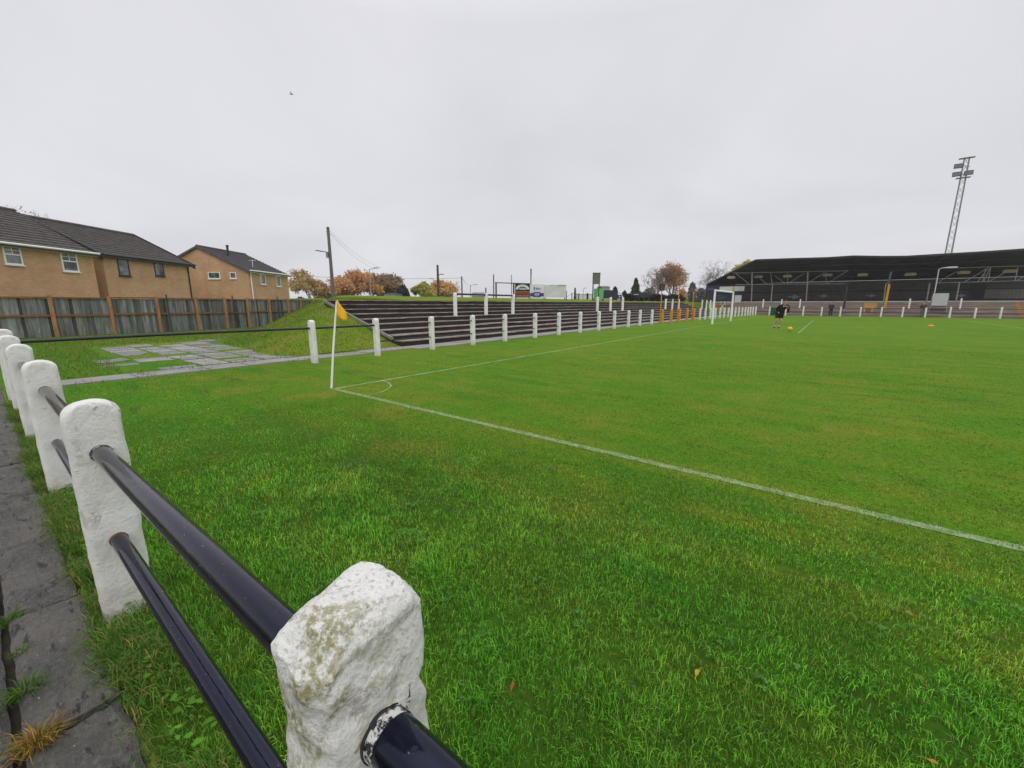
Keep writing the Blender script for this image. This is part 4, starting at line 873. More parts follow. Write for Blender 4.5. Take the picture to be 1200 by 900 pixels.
# lamps hung under the roof
for i, (x, y, lab) in enumerate(((857, 325.3, 'tan lamp box hanging at the far left end of the stand roof'), (889, 324.3, 'grey lamp box hanging second from the left under the stand roof'), (923, 323.6, 'tan lamp box hanging behind the truss above the footballer'), (970, 322.3, 'pale lamp box hanging just left of the black stand column'), (1011, 322, 'tan lamp box hanging between the black column and the yellow column'), (1067, 321.5, 'tan lamp box hanging between the yellow column and the white board'), (1129.5, 319.3, 'tan lamp box hanging above the white board'), (1184, 317.8, 'rusty tan lamp box hanging nearest the right edge'))):
    c = aty(x, y, STR + 1.0); t = thing('hanging_lamp', lab, 'lamp', c, 'lamp boxes hanging under the stand roof'); m = MB(); m.box(c, (1.05, .3, .26)); m.box(c + Vector((0, 0, .16)), (.8, .2, .07)); m.build('housing', 'lamp_tan' if i not in (1, 3) else 'truss_steel', t)
    for dx_ in (-.3, .3): m = MB(); m.tube([c + Vector((dx_, 0, .19)), c + Vector((dx_, 0, .75))], .012, 4); m.build('rod', 'dark_steel', t)
    m = MB(); m.box(c - Vector((0, 0, .14)), (.9, .22, .02)); m.build('diffuser', 'lamp_white', t)
# white posts standing on the steps
for i, (x, yb, lab) in enumerate(((893.7, 361, 'short white post on the stand steps, first to the left of the footballer'), (915.2, 361, 'short white post on the stand steps behind the head of the footballer'), (936.8, 361, 'short white post on the stand steps just right of the footballer'), (1064.8, 361.5, 'short white post on the stand steps right of the yellow column'), (1124.5, 362, 'short white post on the stand steps right of the white board'))):
    k = 4; y = 65.3 + 3.4 * .68; c = aty(x, yb, y); c.z = .28 + 3 * .205 - .01; t = thing('crush_post', lab, 'post', c, 'short white posts on the stand steps'); post_mesh('post', 'far_white_paint', t, c, .2, .15, 1.2, 'y', 0, (12, 4, 2), i, .25)
# white board on a stand, floodlight arm, yellow gangway steps, bin
c = aty(1101.5, 351, 66.6); t = thing('notice_board', 'blank white square board on a metal stand behind the far railing', 'board', (c.x, 66.6, .6))
m = MB(); m.box((c.x, 66.6, c.z), (1.28, .05, 1.36)); m.build('panel', 'grey_board', t)
m = MB(); m.box((c.x, 66.63, c.z), (1.36, .04, 1.44)); m.build('frame', 'dark_steel', t)
for dx_ in (-.66, .66): m = MB(); m.tube([(c.x + dx_, 66.68, .55), (c.x + dx_, 66.68, c.z + .4)], .05, 6); m.build('leg', 'grey_steel', t)
m = MB(); m.box((c.x - .05, 66.5, .86), (1.3, .3, .14)); m.build('tray', 'dark_steel', t)
a = aty(1097.5, 331, 67.5); b = aty(1100.5, 315.5, 67.5); t = thing('lamp_arm', 'pale lamp post with short arm fixed to the stand roof truss above the white board', 'lamp', (a.x, 67.5, a.z)); m = MB(); m.tube([a - Vector((0, 0, 2.6)), a, b, b + Vector((.25, -.1, .12)), b + Vector((.75, -.2, .17))], .05, 8); m.build('pole', 'lamp_white', t)
m = MB(); m.box(b + Vector((1.0, -.25, .15)), (.75, .3, .14)); m.build('lamp_head', 'lamp_white', t)
a = aty(1012, 362, 66.2); b = aty(1027, 362, 66.2); t = thing('gangway_steps', 'yellow edged gangway steps drawn as a frame with a top panel behind the far railing', 'steps', ((a.x + b.x) / 2, 66.2, .4)); zt = aty(1012, 354.6, 66.2).z  # panel and legs stand in for gangway steps with yellow painted edges
m = MB(); m.box(((a.x + b.x) / 2, 66.2, zt - .33), (b.x - a.x, .05, .6)); m.build('panel', 'gangway_amber', t)
for x in (a.x + .1, b.x - .35): m = MB(); m.box((x, 66.24, (zt + .0) / 2 + .05), (.12, .1, zt - .1)); m.build('leg', 'amber_paint', t)
c = aty(906.7, 367.5, 65.0); t = thing('wheelie_bin', 'dark green bin standing behind the far railing left of the footballer', 'bin', (c.x, 65.0, 0)); m = MB()
m.add([(c.x + sx * w_, 65.0 + sy * w_, z) for z, w_ in ((.05, .26), (.95, .33)) for sx, sy in ((-1, -1), (1, -1), (1, 1), (-1, 1))], [(3, 2, 1, 0), (4, 5, 6, 7), (0, 1, 5, 4), (1, 2, 6, 5), (2, 3, 7, 6), (3, 0, 4, 7)]); m.build('body', 'bin_green', t)
m = MB(); m.prism([(c.x - .35, 64.64, .95), (c.x - .35, 65.36, .95), (c.x - .35, 65.36, 1.06), (c.x - .35, 64.8, 1.02)], (.7, 0, 0)); m.build('lid', 'bin_green', t)
for dx_ in (-.24, .24): m = MB(); m.tube([(c.x + dx_ - .04, 65.3, .1), (c.x + dx_ + .04, 65.3, .1)], .1, 10); m.build('wheel', 'dark_steel', t)
# boards at the left end of the stand
def board(name, label, cat, x0, y0, x1, y1, Y, mat, group=None, th=.06, posts=True):
    a = aty(x0, y0, Y); b = aty(x1, y1, Y); t = thing(name, label, cat, ((a.x + b.x) / 2, Y, b.z), group); m = MB(); m.box(((a.x + b.x) / 2, Y, (a.z + b.z) / 2), (b.x - a.x, th, a.z - b.z)); m.build('panel', mat, t)
    if posts:
        for x in (a.x + .2, b.x - .2): m = MB(); m.box((x, Y + .09, a.z / 2), (.09, .09, a.z - .1)); m.build('post', 'dark_steel', t)
    return t, a, b
t, a, b = board('advert_board', 'navy advert board with a pale stripe at the left end of the stand', 'advert board', 827.3, 335.8, 844, 344, 73.0, 'board_navy', 'advert boards at the left end of the stand')
m = MB(); m.box((a.x + .9, 72.95, a.z - .42), (1.1, .03, .14)); m.build('lettering', 'sign_steel_blue', t)
t, a, b = board('advert_board', 'long pale grey strip sign high at the left end of the stand', 'advert board', 843.5, 336, 872, 341, 71.5, 'sign_pale', 'advert boards at the left end of the stand')
t, a, b = board('advert_board', 'dark blue advert board with pale lettering seen through the goal', 'advert board', 837, 345, 853.5, 352.6, 72.2, 'board_navy', 'advert boards at the left end of the stand')
m = MB()
for k, (dx_, wd) in enumerate(((.5, .7), (1.0, 1.1), (.7, .8))): m.box((a.x + dx_ + .3, 72.15, a.z - .22 - k * .24), (wd, .03, .1))
m.build('lettering', 'sign_steel_blue', t)
t, a, b = board('advert_board', 'blank pale square panel right of the far goalpost', 'advert board', 861.3, 346, 868.3, 354.5, 71.6, 'sign_pale', 'advert boards at the left end of the stand')
t, a, b = board('advert_board', 'dark narrow board above the blank pale square panel', 'advert board', 861.3, 342, 868.3, 345.6, 71.8, 'board_navy', 'advert boards at the left end of the stand')
a = aty(837, 353.2, 71); b = aty(857.5, 354.6, 71); t = thing('bench', 'long white topped bench at the left end of the stand', 'bench', ((a.x + b.x) / 2, 71, 1.5)); m = MB(); m.box(((a.x + b.x) / 2, 71, b.z + .08), (b.x - a.x, .4, .09)); m.build('seat', 'lamp_white', t)
for f in (.1, .5, .9): m = MB(); m.box((a.x + (b.x - a.x) * f, 71, (b.z + .03 + 1.4) / 2), (.1, .34, b.z + .03 - 1.4)); m.build('leg', 'dark_steel', t)
a = aty(859.6, 335.5, 69.5); b = aty(858.8, 361, 69.5); m = MB(); m.beam(b, a, .2, .2); tag(m.build('amber_post', 'amber_paint'), 'single amber post behind the far goalpost at the end of the stand', 'post')
for i, (x0, x1, z, lab) in enumerate(((838, 845, 355.4, 'yellow painted ledge left of the far goalpost under the dark blue board'), (848, 857, 357.2, 'brown and amber ledge just left of the far goalpost, lower of the two'))):
    a = aty(x0, z, 68.0); b = aty(x1, z + 3, 68.0); m = MB(); m.box(((a.x + b.x) / 2, 68.2, (a.z + b.z) / 2), (b.x - a.x, .4, .3)); m.box(((a.x + b.x) / 2, 68.25, (a.z + b.z) / 2 - .45), ((b.x - a.x) * .9, .2, .6)); tag(m.build('ledge', 'dull_ochre' if i == 0 else 'dull_brown'), lab, 'ledge')

# floodlight tower
fb_ = aty(1118, 240, 84); bx_, by_ = 11.9, 84.0; HT = 20.6
ft = thing('floodlight_tower', 'tall slim lattice floodlight tower with three lamp banks rising behind the stand', 'floodlight', (bx_, by_, 0))
m = MB()
def hw_(z): return .36 - .13 * z / HT
for sx, sy in ((-1, -1), (1, -1), (1, 1), (-1, 1)): m.tube([(bx_ + sx * hw_(0), by_ + sy * hw_(0), 0), (bx_ + sx * hw_(HT), by_ + sy * hw_(HT), HT)], .045, 5)
z = 0; k = 0
while z < HT - .8:
    z2 = z + .9; a, b = hw_(z), hw_(z2); s_ = 1 if k % 2 else -1
    for ax in range(4):
        c0, s0 = [(1, 0), (0, 1), (-1, 0), (0, -1)][ax]
        p = Vector((bx_ + c0 * a - s0 * a * s_, by_ + s0 * a + c0 * a * s_, z)); q = Vector((bx_ + c0 * b + s0 * b * s_, by_ + s0 * b - c0 * b * s_, z2)); m.tube([p, q], .026, 4, cap=False)
    z = z2; k += 1
m.build('lattice_mast', 'grey_steel', ft)
for zz, hh_ in ((18.1, .9), (20.55, 1.0)): m = MB(); m.box((bx_, by_, zz), (hh_ * 1.5, .7, .05)); m.build('platform', 'grey_steel', ft)
def lamp(px, py):
    c = aty(px, py, by_ - .55); m = MB(); m.box(c, (.86, .24, .54), rot=Matrix.Rotation(R(-18), 3, 'X')); b = m.build('lamp_bank', 'lamp_grey', ft)
    m = MB(); m.box(c + Vector((0, -.14, -.05)), (.76, .02, .44), rot=Matrix.Rotation(R(-18), 3, 'X')); m.build('lens', 'lamp_lens', b); m = MB(); m.tube([c + Vector((0, .1, 0)), (bx_, by_ - .2, c.z)], .04, 5); m.build('bracket', 'grey_steel', ft)
for p in ((1123.3, 194.5), (1121.2, 204.2), (1135.2, 202.4)): lamp(*p)
m = MB(); c = aty(1133, 195.6, by_); m.tube([(bx_, by_, c.z), (c.x + .3, by_, c.z)], .04, 5); m.build('bracket', 'grey_steel', ft)

# ---------------------------------------------------------------- poles, lamps and wires beyond the bank
def pole(name, label, xt, yt, xb, yb, d, r0, r1, mat, cat='pole', group=None):
    a = atd(xt, yt, d); b = atd(xb, yb, d); x, y = b.x, b.y; t = thing(name, label, cat, (x, y, 0), group); m = MB(); m.tube([(x, y, -.1), (x, y, a.z)], [r0, r1], 10); m.build('pole', mat, t); return t, Vector((x, y, a.z))
t, tp1 = pole('telegraph_pole', 'tall wooden telegraph pole with a street lamp arm pointing left beside the bank', 385.5, 267.5, 391, 350, 42, .20, .13, 'pole_wood', 'telegraph pole', 'telegraph poles')
m = MB(); m.tube([tp1 + Vector((0, 0, -.02)), tp1 + Vector((0, 0, .12))], [.17, .09], 10)
for dz in (.3, .55): m.tube([tp1 - RGT * .2 - Vector((0, 0, dz)), tp1 + RGT * .2 - Vector((0, 0, dz))], .03, 6)
m.build('cap', 'pole_dark', t)
a = tp1 - Vector((0, 0, 2.25)) - FWD * .1; m = MB(); m.tube([a - RGT * .08, a - RGT * .55 + Vector((0, 0, .06)), a - RGT * .7 + Vector((0, 0, .1))], .035, 6); m.build('lamp_arm', 'lamp_grey', t)
m = MB(); rot = Matrix((RGT, FWD, Vector((0, 0, 1)))).transposed() @ Matrix.Rotation(R(9), 3, 'Y'); m.box(a - RGT * .98 + Vector((0, 0, .13)), (.66, .2, .09), rot=rot); m.build('lamp_head', 'lamp_grey', t)
m = MB(); m.box(a - RGT * .24 - Vector((0, 0, .27)), (.18, .2, .5), rot=Matrix((RGT, FWD, Vector((0, 0, 1)))).transposed()); m.build('junction_box', 'grey_steel', t)
t, tp2 = pole('telegraph_pole', 'distant dark telegraph pole with a small lamp standing before the orange tree', 512.6, 310.5, 514, 350, 75, .24, .18, 'pole_dark', 'telegraph pole', 'telegraph poles')
a = tp2 - Vector((0, 0, 1.6)) - FWD * .2; m = MB(); m.tube([a + RGT * .1 - Vector((0, 0, .25)), a + RGT * .45], .05, 6); m.box(a + RGT * .75, (.7, .24, .12), math.atan2(RGT.y, RGT.x)); m.build('lamp_head', 'lamp_grey', t)
t, tp3 = pole('wire_pole', 'thin dark pole carrying the wire, left of the nearest crush barrier', 541.2, 324, 541.6, 350, 60, .10, .09, 'pole_dark', 'pole')
def lamp_post(label, xb, yt, d, side, arm):
    t, tp = pole('street_lamp', label, xb, yt, xb, 350, d, .10, .06, 'grey_steel', 'street lamp', 'distant street lamps'); m = MB(); q = tp + RGT * side * arm + Vector((0, 0, .12)); m.tube([tp - Vector((0, 0, .05)), tp + RGT * side * .3 + Vector((0, 0, .06)), q], .045, 6); m.build('lamp_arm', 'grey_steel', t)
    m = MB(); m.box(q + RGT * side * .3 + Vector((0, 0, .08)), (.75, .24, .12), math.atan2(RGT.y, RGT.x)); m.build('lamp_head', 'grey_steel', t)
lamp_post('grey street lamp rising above the dark brown tree', 435, 315.5, 64, 1, .8)
lamp_post('faint grey street lamp between the yellow green tree and the second telegraph pole', 508.7, 327.5, 95, -1, .3)
lamp_post('faint street lamp with arm to the right just past the thin wire pole', 551.6, 334.3, 95, 1, .9)
lamp_post('faint street lamp far off between the white boards and the green board', 683.3, 338.5, 110, 1, .2)
def cable(label, a, b, sag, r=.016):
    m = MB(); nn = 14; m.tube([a.lerp(b, i / nn) - Vector((0, 0, sag * 4 * (i / nn) * (1 - i / nn))) for i in range(nn + 1)], r, 4); tag(m.build('overhead_wire', 'wire'), label, 'wire', 'overhead wires')
plain('faint_wire', (0.33, 0.33, 0.36), 0.1, 1, 0.7, 0)
cable('wire running level from the left past the first telegraph pole towards the thin wire pole', atd(333, 322.5, 58), tp3 - Vector((0, 0, .2)), .25, .022)
cable('upper of the two faint wires sloping down from the top of the tall telegraph pole', tp1 - Vector((0, 0, .3)) + RGT * .2, atd(447, 314, 60), .5, .010)
cable('lower of the two faint wires sloping down from the top of the tall telegraph pole', tp1 - Vector((0, 0, .55)) + RGT * .2, atd(444, 316, 60), .6, .010)
cable('short wire from the thin wire pole down to the right', tp3 - Vector((0, 0, .1)), atd(552, 334.5, 95), .4, .02)

# ---------------------------------------------------------------- hoardings on top of the bank
RZV = math.atan2(RGT.y, RGT.x)
def hoard(name, label, cat, x0, y0, x1, y1, d, mat, group=None):
    a = atd(x0, y0, d); b = atd(x1, y1, d); wd = (b - a).dot(RGT); h = a.z - b.z; c = (a + b) / 2; t = thing(name, label, cat, (c.x, c.y, b.z), group)
    m = MB(); m.box(c, (wd, .06, h), RZV); m.build('panel', mat, t)
    for f in (-.45, .45):
        q = c + RGT * wd * f + FWD * .09; m = MB(); m.box((q.x, q.y, (a.z + b.z) / 2 - .3), (.1, .1, a.z - b.z + .5), RZV); m.build('post', 'rust_brown', t)
    def P(u, v, off=.0): return a + RGT * wd * u - Vector((0, 0, h * v)) - FWD * (.035 + off)
    def strip(name_, u0, u1, v0, v1, mat_, off=0):
        m = MB(); p = (P(u0, v0) + P(u1, v1)) / 2 - FWD * off; m.box(p, ((u1 - u0) * wd, .016, (v1 - v0) * h), RZV); return m, name_, mat_, t
    return t, P, wd, h
def decal(t, P, name, mat, rects, off=.0, wd=1, h=1):
    m = MB()
    for u0, u1, v0, v1 in rects: p = (P(u0, v0) + P(u1, v1)) / 2 - FWD * off; m.box(p, ((u1 - u0) * wd, .014, (v1 - v0) * h), RZV)
    return m.build(name, mat, t)
def words(u0, u1, v0, v1, n, seed):
    r_ = random.Random(seed); out = []; u = u0
    for k in range(n):
        l = (u1 - u0) / n; out.append((u + l * .08, u + l * r_.uniform(.6, .9), v0 + (v1 - v0) * r_.choice((0, .15)), v1)); u += l
    return out
t, P, wd, h = hoard('advert_hoarding', 'black advert hoarding with a white arch and orange lines of lettering', 'advert hoarding', 603.6, 332.2, 620.9, 348.8, 50, 'sign_black', 'advert hoardings on top of the bank')
m = MB(); n = 16
for i in range(n):
    a0, a1 = math.pi * i / n, math.pi * (i + 1) / n
    q = [P(.5 - .46 * math.cos(a), .42 - .36 * math.sin(a)) if k < 2 else P(.5 - .30 * math.cos(a), .42 - .20 * math.sin(a)) for k, a in enumerate((a0, a1, a1, a0))]
    m.prism(q, -FWD * .014)
m.build('arch_emblem', 'sign_white', t)
decal(t, P, 'badge', 'sign_green', [(.26, .78, .22, .46)], .004, wd, h); decal(t, P, 'badge_lettering', 'sign_white', words(.28, .76, .32, .44, 8, 1), .016, wd, h)
decal(t, P, 'orange_band', 'sign_orange', [(.04, .96, .56, .70)], .0, wd, h); decal(t, P, 'band_lettering', 'sign_black', words(.06, .94, .59, .67, 14, 2), .012, wd, h)
decal(t, P, 'lettering', 'sign_orange', words(.06, .94, .78, .94, 12, 3), 0, wd, h)
t, P, wd, h = hoard('advert_hoarding', 'white advert hoarding with a blue ribbon band and small blue logo', 'advert hoarding', 621.2, 333.2, 637.3, 349, 50, 'sign_white', 'advert hoardings on top of the bank')
decal(t, P, 'ribbon', 'sign_blue', [(.0, .24, .64, .90), (.74, .99, .64, .90)], 0, wd, h); decal(t, P, 'ribbon_centre', 'sign_blue', [(.24, .74, .57, .97)], .004, wd, h)
decal(t, P, 'ribbon_lettering', 'sign_white', words(.32, .68, .66, .78, 6, 4) + words(.34, .66, .83, .88, 8, 5), .018, wd, h)
decal(t, P, 'logo', 'sign_steel_blue', [(.26, .36, .20, .42)] + words(.42, .76, .24, .40, 4, 6), 0, wd, h)
t, P, wd, h = hoard('white_tarpaulin', 'plain off-white tarpaulin screen with stains, right of the blue ribbon hoarding', 'screen', 637.6, 334, 663.3, 348.6, 50.3, 'sign_pale', None)
decal(t, P, 'torn_edge', 'panel_grey', [(.60, .98, .02, .07), (.28, .42, 0, .035)], 0, wd, h)
# empty frame beside the hoardings
t = thing('hoarding_frame', 'empty rusty hoarding frame of two pairs of posts and a thin top bar', 'frame', atd(590, 349, 50))
for x, y0, mt, r in ((578.4, 321.5, 'pole_dark', .06), (581.3, 331, 'rust_brown', .09), (599.4, 322, 'grey_steel', .055), (602, 331.5, 'rust_brown', .10)):
    a = atd(x, y0, 50); m = MB(); m.box((a.x, a.y, (a.z + 1.9) / 2), (r * 2, r * 2, a.z - 1.9), RZV); m.build('post', mt, t)
m = MB(); m.beam(atd(580, 331.3, 50) - FWD * .12, atd(621, 332.6, 50) - FWD * .12, .05, .10); m.build('top_bar', 'dark_steel', t)
a = atd(622.3, 315, 52); m = MB(); m.tube([(a.x, a.y, 1.6), (a.x, a.y, a.z - 1), (a.x, a.y, a.z)], [.07, .065, .09], 8); tag(m.build('bare_pole', 'pole_dark'), 'bare dark pole rising above the blue ribbon hoarding', 'pole')
for i, (x, y, lab) in enumerate(((663.8, 341, 'short dark stake at the right end of the white tarpaulin'), (670.3, 343, 'short dark stake midway between tarpaulin and green board'), (678.4, 343.5, 'short dark stake left of the far white building'))):
    a = atd(x, y, 52); m = MB(); m.tube([(a.x, a.y, 1.7), (a.x, a.y, a.z)], [.06, .055], 6); m.box((a.x, a.y, a.z - .03), (.12, .12, .06), RZV); tag(m.build('stake', 'pole_dark'), lab, 'stake', 'stakes on top of the bank')
m = MB(); m.tube([atd(663.8, 348, 52), atd(670.3, 344.4, 52)], .03, 5); tag(m.build('brace', 'grey_steel'), 'thin slanting brace between the first two stakes on the bank', 'brace')
# green board and grey panel on posts
t, P, wd, h = hoard('green_board', 'bright green board with a pale slanting mark on top of the bank', 'board', 696.2, 338.2, 706.8, 350.4, 52, 'bright_green')
m = MB(); q0 = P(.56, .2); q1 = P(.42, .55); m.beam(q0, q1, .02, .12); m.beam(P(.56, .2), P(.62, .45), .02, .08); m.build('mark', 'board_cream', t)
t = thing('tall_panel', 'grey panel raised on two posts above the green board', 'panel', atd(699, 350, 51)); a = atd(694.8, 320.3, 51); b = atd(703, 333, 51); c = (a + b) / 2
m = MB(); m.box(c, ((b - a).dot(RGT), .16, a.z - b.z), RZV); m.build('panel', 'panel_grey', t)
m = MB(); m.box(c + Vector((0, 0, (a.z - b.z) / 2 + .03)), ((b - a).dot(RGT) + .06, .22, .07), RZV); m.build('frame', 'dark_steel', t)
for x, r in ((695.4, .06), (702.4, .05)): q = atd(x, 330, 51) + FWD * .12; m = MB(); m.box((q.x, q.y, (c.z + 1.8) / 2), (r * 2, .1, c.z - 1.8), RZV); m.build('post', 'dark_steel', t)
for args in (('navy board standing right of the green board', 707, 340, 716.6, 349.5, 53, 'board_navy'), ('dark board in the row right of the navy board', 716.9, 340, 723.8, 347, 53.4, 'board_dark'), ('low black board with a white spot in front of the dark board', 718, 345.6, 728.4, 349.8, 52.2, 'board_navy'), ('dark board with a white line of lettering left of the bare tree', 740.8, 342.4, 749, 348.6, 58, 'board_navy'), ('plain dark board below the bare tree', 749.2, 343.2, 755, 348.8, 58, 'board_dark'), ('plain dark board at the right end of the row under the orange tree', 755.2, 343.4, 761, 348.8, 58.3, 'board_dark')):
    t, P, wd, h = hoard('dark_board', args[0], 'board', *args[1:6], args[6], 'dark boards on top of the bank')
    if 'spot' in args[0]: decal(t, P, 'white_spot', 'sign_white', [(.70, .82, .30, .62)], 0, wd, h)
    if 'line' in args[0]: decal(t, P, 'lettering', 'sign_white', words(.2, .9, .34, .5, 6, 9), 0, wd, h)
m = MB(); m.beam(atd(725, 342.3, 52.5), atd(730.5, 349.8, 52.5), .06, .22); tag(m.build('leaning_plank', 'sign_white'), 'white plank leaning between the dark boards', 'plank')
def shed(label, x0, y0, x1, y1, d, dep, wall, roofm, name='shed', cat='shed', rise=.35):
    a = atd(x0, y0, d); b = atd(x1, y1, d); wd = (b - a).dot(RGT); c = (a + b) / 2 + FWD * dep / 2; t = thing(name, label, cat, (c.x, c.y, 0)); zt = a.z; m = MB(); m.box((c.x, c.y, zt / 2), (wd, dep, zt), RZV); m.build('wall', wall, t)
    m = MB(); e = .15; p0 = c - RGT * (wd / 2 + e); q = [p0 - FWD * (dep / 2 + e) + Vector((0, 0, zt - c.z)), p0 + Vector((0, 0, zt - c.z + rise)), p0 + FWD * (dep / 2 + e) + Vector((0, 0, zt - c.z))]; m.prism(q, RGT * (wd + 2 * e)); m.build('roof', roofm, t)
shed('beige building with flat roof beyond the navy board', 706.5, 336.6, 714, 350, 75, 5, 'beige_wall', 'far_roof', 'building', 'building')
shed('low pale building far off left of the green board', 678.5, 344.4, 695, 351, 110, 8, 'pale_render', 'pale_render', 'building', 'building', .3)
shed('dark pitched roof house far off behind the right end of the orange tree line', 553, 347.2, 566, 351, 120, 8, 'beige_wall', 'far_roof', 'building', 'house', 1.2)
shed('grey flat roofed garage between the dark brown tree and the dome shaped conifer', 450, 344.4, 463, 351, 70, 5, 'grey_steel', 'far_roof', 'building', 'garage', .1)
# far rising ground
hm = MB(); hp = []
for i in range(41):
    az = R(-70 + 140 * i / 40); r_ = 420; top = 4.5 + 5.5 * max(0, math.sin((i - 22) * .30)) * (1 if i > 22 else .2) + 1.2 * math.sin(i * 1.7); p = Vector((r_ * (math.sin(az) * math.cos(HEAD) - math.cos(az) * math.sin(HEAD)), r_ * (math.sin(az) * math.sin(HEAD) + math.cos(az) * math.cos(HEAD)), 0)); hp.append((p * .85, p + Vector((0, 0, top)), p * 1.3 + Vector((0, 0, top * .6))))
vs = [q for t3 in hp for q in t3]; fs = [(i * 3 + k, (i + 1) * 3 + k, (i + 1) * 3 + k + 1, i * 3 + k + 1) for i in range(40) for k in range(2)]
hm.add(vs, fs, smooth=True); struct(hm.build('hills', 'far_hill', local=True, fix=False))

# ---------------------------------------------------------------- trees
for nm, c in (('leaf_tan', (0.5, 0.36, 0.17)), ('leaf_orange', (0.56, 0.31, 0.13)), ('leaf_brown', (0.3, 0.21, 0.11)), ('leaf_green', (0.13, 0.15, 0.06)), ('leaf_cypress', (0.048, 0.06, 0.05)), ('leaf_lime', (0.44, 0.42, 0.1)), ('leaf_gold', (0.6, 0.38, 0.13)), ('leaf_conifer', (0.075, 0.1, 0.035)), ('leaf_dark', (0.022, 0.027, 0.018)), ('leaf_grey', (0.17, 0.18, 0.14)), ('leaf_russet', (0.42, 0.25, 0.12))): tint_mat(nm, c, 0.75, 0.3, 0.15)
def leaf_quads(P, size, r_, mat, parent, name='foliage'):
    n = len(P); P = np.array(P); a = r_.normal(size=(n, 3)); a /= np.linalg.norm(a, axis=1)[:, None]; b = np.cross(a, r_.normal(size=(n, 3))); b /= np.linalg.norm(b, axis=1)[:, None]
    s_ = size * r_.uniform(.55, 1.3, n)[:, None]; off = np.array(parent.location); P = P - off
    co = np.stack([P - a * s_, P + b * s_ * .55, P + a * s_, P - b * s_ * .55], 1).reshape(-1, 3); br = r_.uniform(.65, 1.4, n); t = np.repeat(np.c_[br * r_.uniform(.85, 1.15, n), br, br * r_.uniform(.8, 1.2, n)], 4, 0)
    return np_mesh(name, co, np.arange(4 * n), np.arange(n) * 4, np.full(n, 4), mat, t, parent)
def tree(name, label, px, ytop, wpx, d, leaf=None, nleaf=9, lsize=.26, seed=1, base=0.0, up=.55, group='trees beyond the ground', levels=5, thin=1.0, bark='bark', fill=0):
    r_ = random.Random(seed); q = np.random.default_rng(seed); top = atd(px, ytop, d); Wd = wpx * d / 495.0; x, y, Hh = top.x, top.y, top.z - base
    segs = []; tips = []
    def grow(p, dr, l, r, lv):
        n_ = 2 if lv > 1 else 2; pts = [p]
        for _ in range(n_):
            dr = (dr + Vector((r_.gauss(0, .16), r_.gauss(0, .16), r_.gauss(.03, .10)))).normalized(); p = p + dr * l / n_; pts.append(p)
        segs.append((pts, r, lv))
        if lv >= levels: tips.append(p); return
        if lv >= levels - 1: tips.append(pts[1])
        for k in range(3 if lv else 5):
            a = r_.uniform(0, 6.28); o = dr.orthogonal().normalized(); o = Matrix.Rotation(a, 3, dr) @ o; sp = r_.uniform(.55, 1.05) if lv else r_.uniform(.35, .9)
            nd = (dr * (1 - sp * .45) + o * sp * .75 + Vector((0, 0, up * .28))).normalized(); st__ = pts[-1] if k < 2 or lv else pts[1].lerp(pts[2], r_.random())
            grow(st__, nd, l * r_.uniform(.62, .85), r * .58, lv + 1)
    grow(Vector((0, 0, 0)), Vector((0, 0, 1)), 1.0, .055, 0)
    A = np.array([p for s_ in segs for p in s_[0]]); rg = np.array(RGT)[:2]; fw = np.array(FWD)[:2]; sp_ = A[:, :2] @ rg; lo_, hi_ = np.percentile(sp_, [1.5, 98.5]); hz = A[:, 2].max(); kx = Wd / (hi_ - lo_) * (.95 if leaf else 1.0); kz = Hh / hz
    cr = (lo_ + hi_) / 2; cf = (A[:, :2] @ fw).mean(); shx, shy = cr * rg[0] + cf * fw[0], cr * rg[1] + cf * fw[1]
    T = thing(name, label, 'tree', (x, y, base), group); m = MB()
    def W(p): g = min(1, p.z / hz * 1.6); return Vector((x + (p.x - shx * g) * kx, y + (p.y - shy * g) * kx, base + p.z * kz))
    rmin = .012 * thin * d / 60
    for pts, r, lv in segs:
        if leaf and nleaf > 5 and lv > 3: continue
        rr_0 = max(rmin, r * Hh * .42); m.tube([W(p) for p in pts], [rr_0, max(rmin, rr_0 * .8), max(rmin, rr_0 * .6)], 7 if lv < 2 else 4 if lv < 4 else 3, cap=False)
    m.build('trunk', bark, T, fix=False)
    if leaf and nleaf > 8: nleaf = nleaf * 1.2
    if leaf:
        pts = []
        for p in tips:
            w_ = W(p); c = r_.gauss(0, 1)
            for _ in range(max(0, int(nleaf * (1 + .75 * c)))): pts.append((w_.x + q.normal(0, Wd * .055), w_.y + q.normal(0, Wd * .055), w_.z + q.normal(0, Wd * .05)))
        if pts: leaf_quads(pts, lsize, q, leaf, T, 'crown')
    return T
def shaped(name, label, px, ytop, wpx, d, leaf, n, lsize, seed, kind, base=0.0, cat='tree', group='trees beyond the ground', nocut=0.0):
    q = np.random.default_rng(seed); top = atd(px, ytop, d); Wd = wpx * d / 495.0; Hh = top.z - base; T = thing(name, label, cat, (top.x, top.y, base), group); pts = []
    while len(pts) < n:
        z = q.uniform(.03, 1); th = q.uniform(0, 2 * np.pi); rad = q.uniform(0, 1) ** .4
        if kind == 'cone': R_ = (1 - z) ** .85 * (0.86 + .14 * math.sin(z * 34 + th * 2)) + .03
        elif kind == 'dome': R_ = math.sqrt(max(0, 1 - max(0, (z - .25) / .75) ** 2.2)) * (.93 + .07 * math.sin(th * 3 + z * 5))
        else: R_ = (.75 + .35 * math.sin(th * 5 + seed) * math.sin(z * 7)) * math.sqrt(max(0, 1 - (2 * z - 1) ** 4))
        pts.append((top.x + math.cos(th) * rad * R_ * Wd / 2, top.y + math.sin(th) * rad * R_ * Wd / 2, base + z * Hh))
    leaf_quads(pts, lsize, q, leaf, T, 'crown'); m = MB(); m.tube([(top.x, top.y, base - .1), (top.x, top.y, base + Hh * .75)], [Wd * .05 + .05, .04], 7); m.build('trunk', 'bark', T); return T
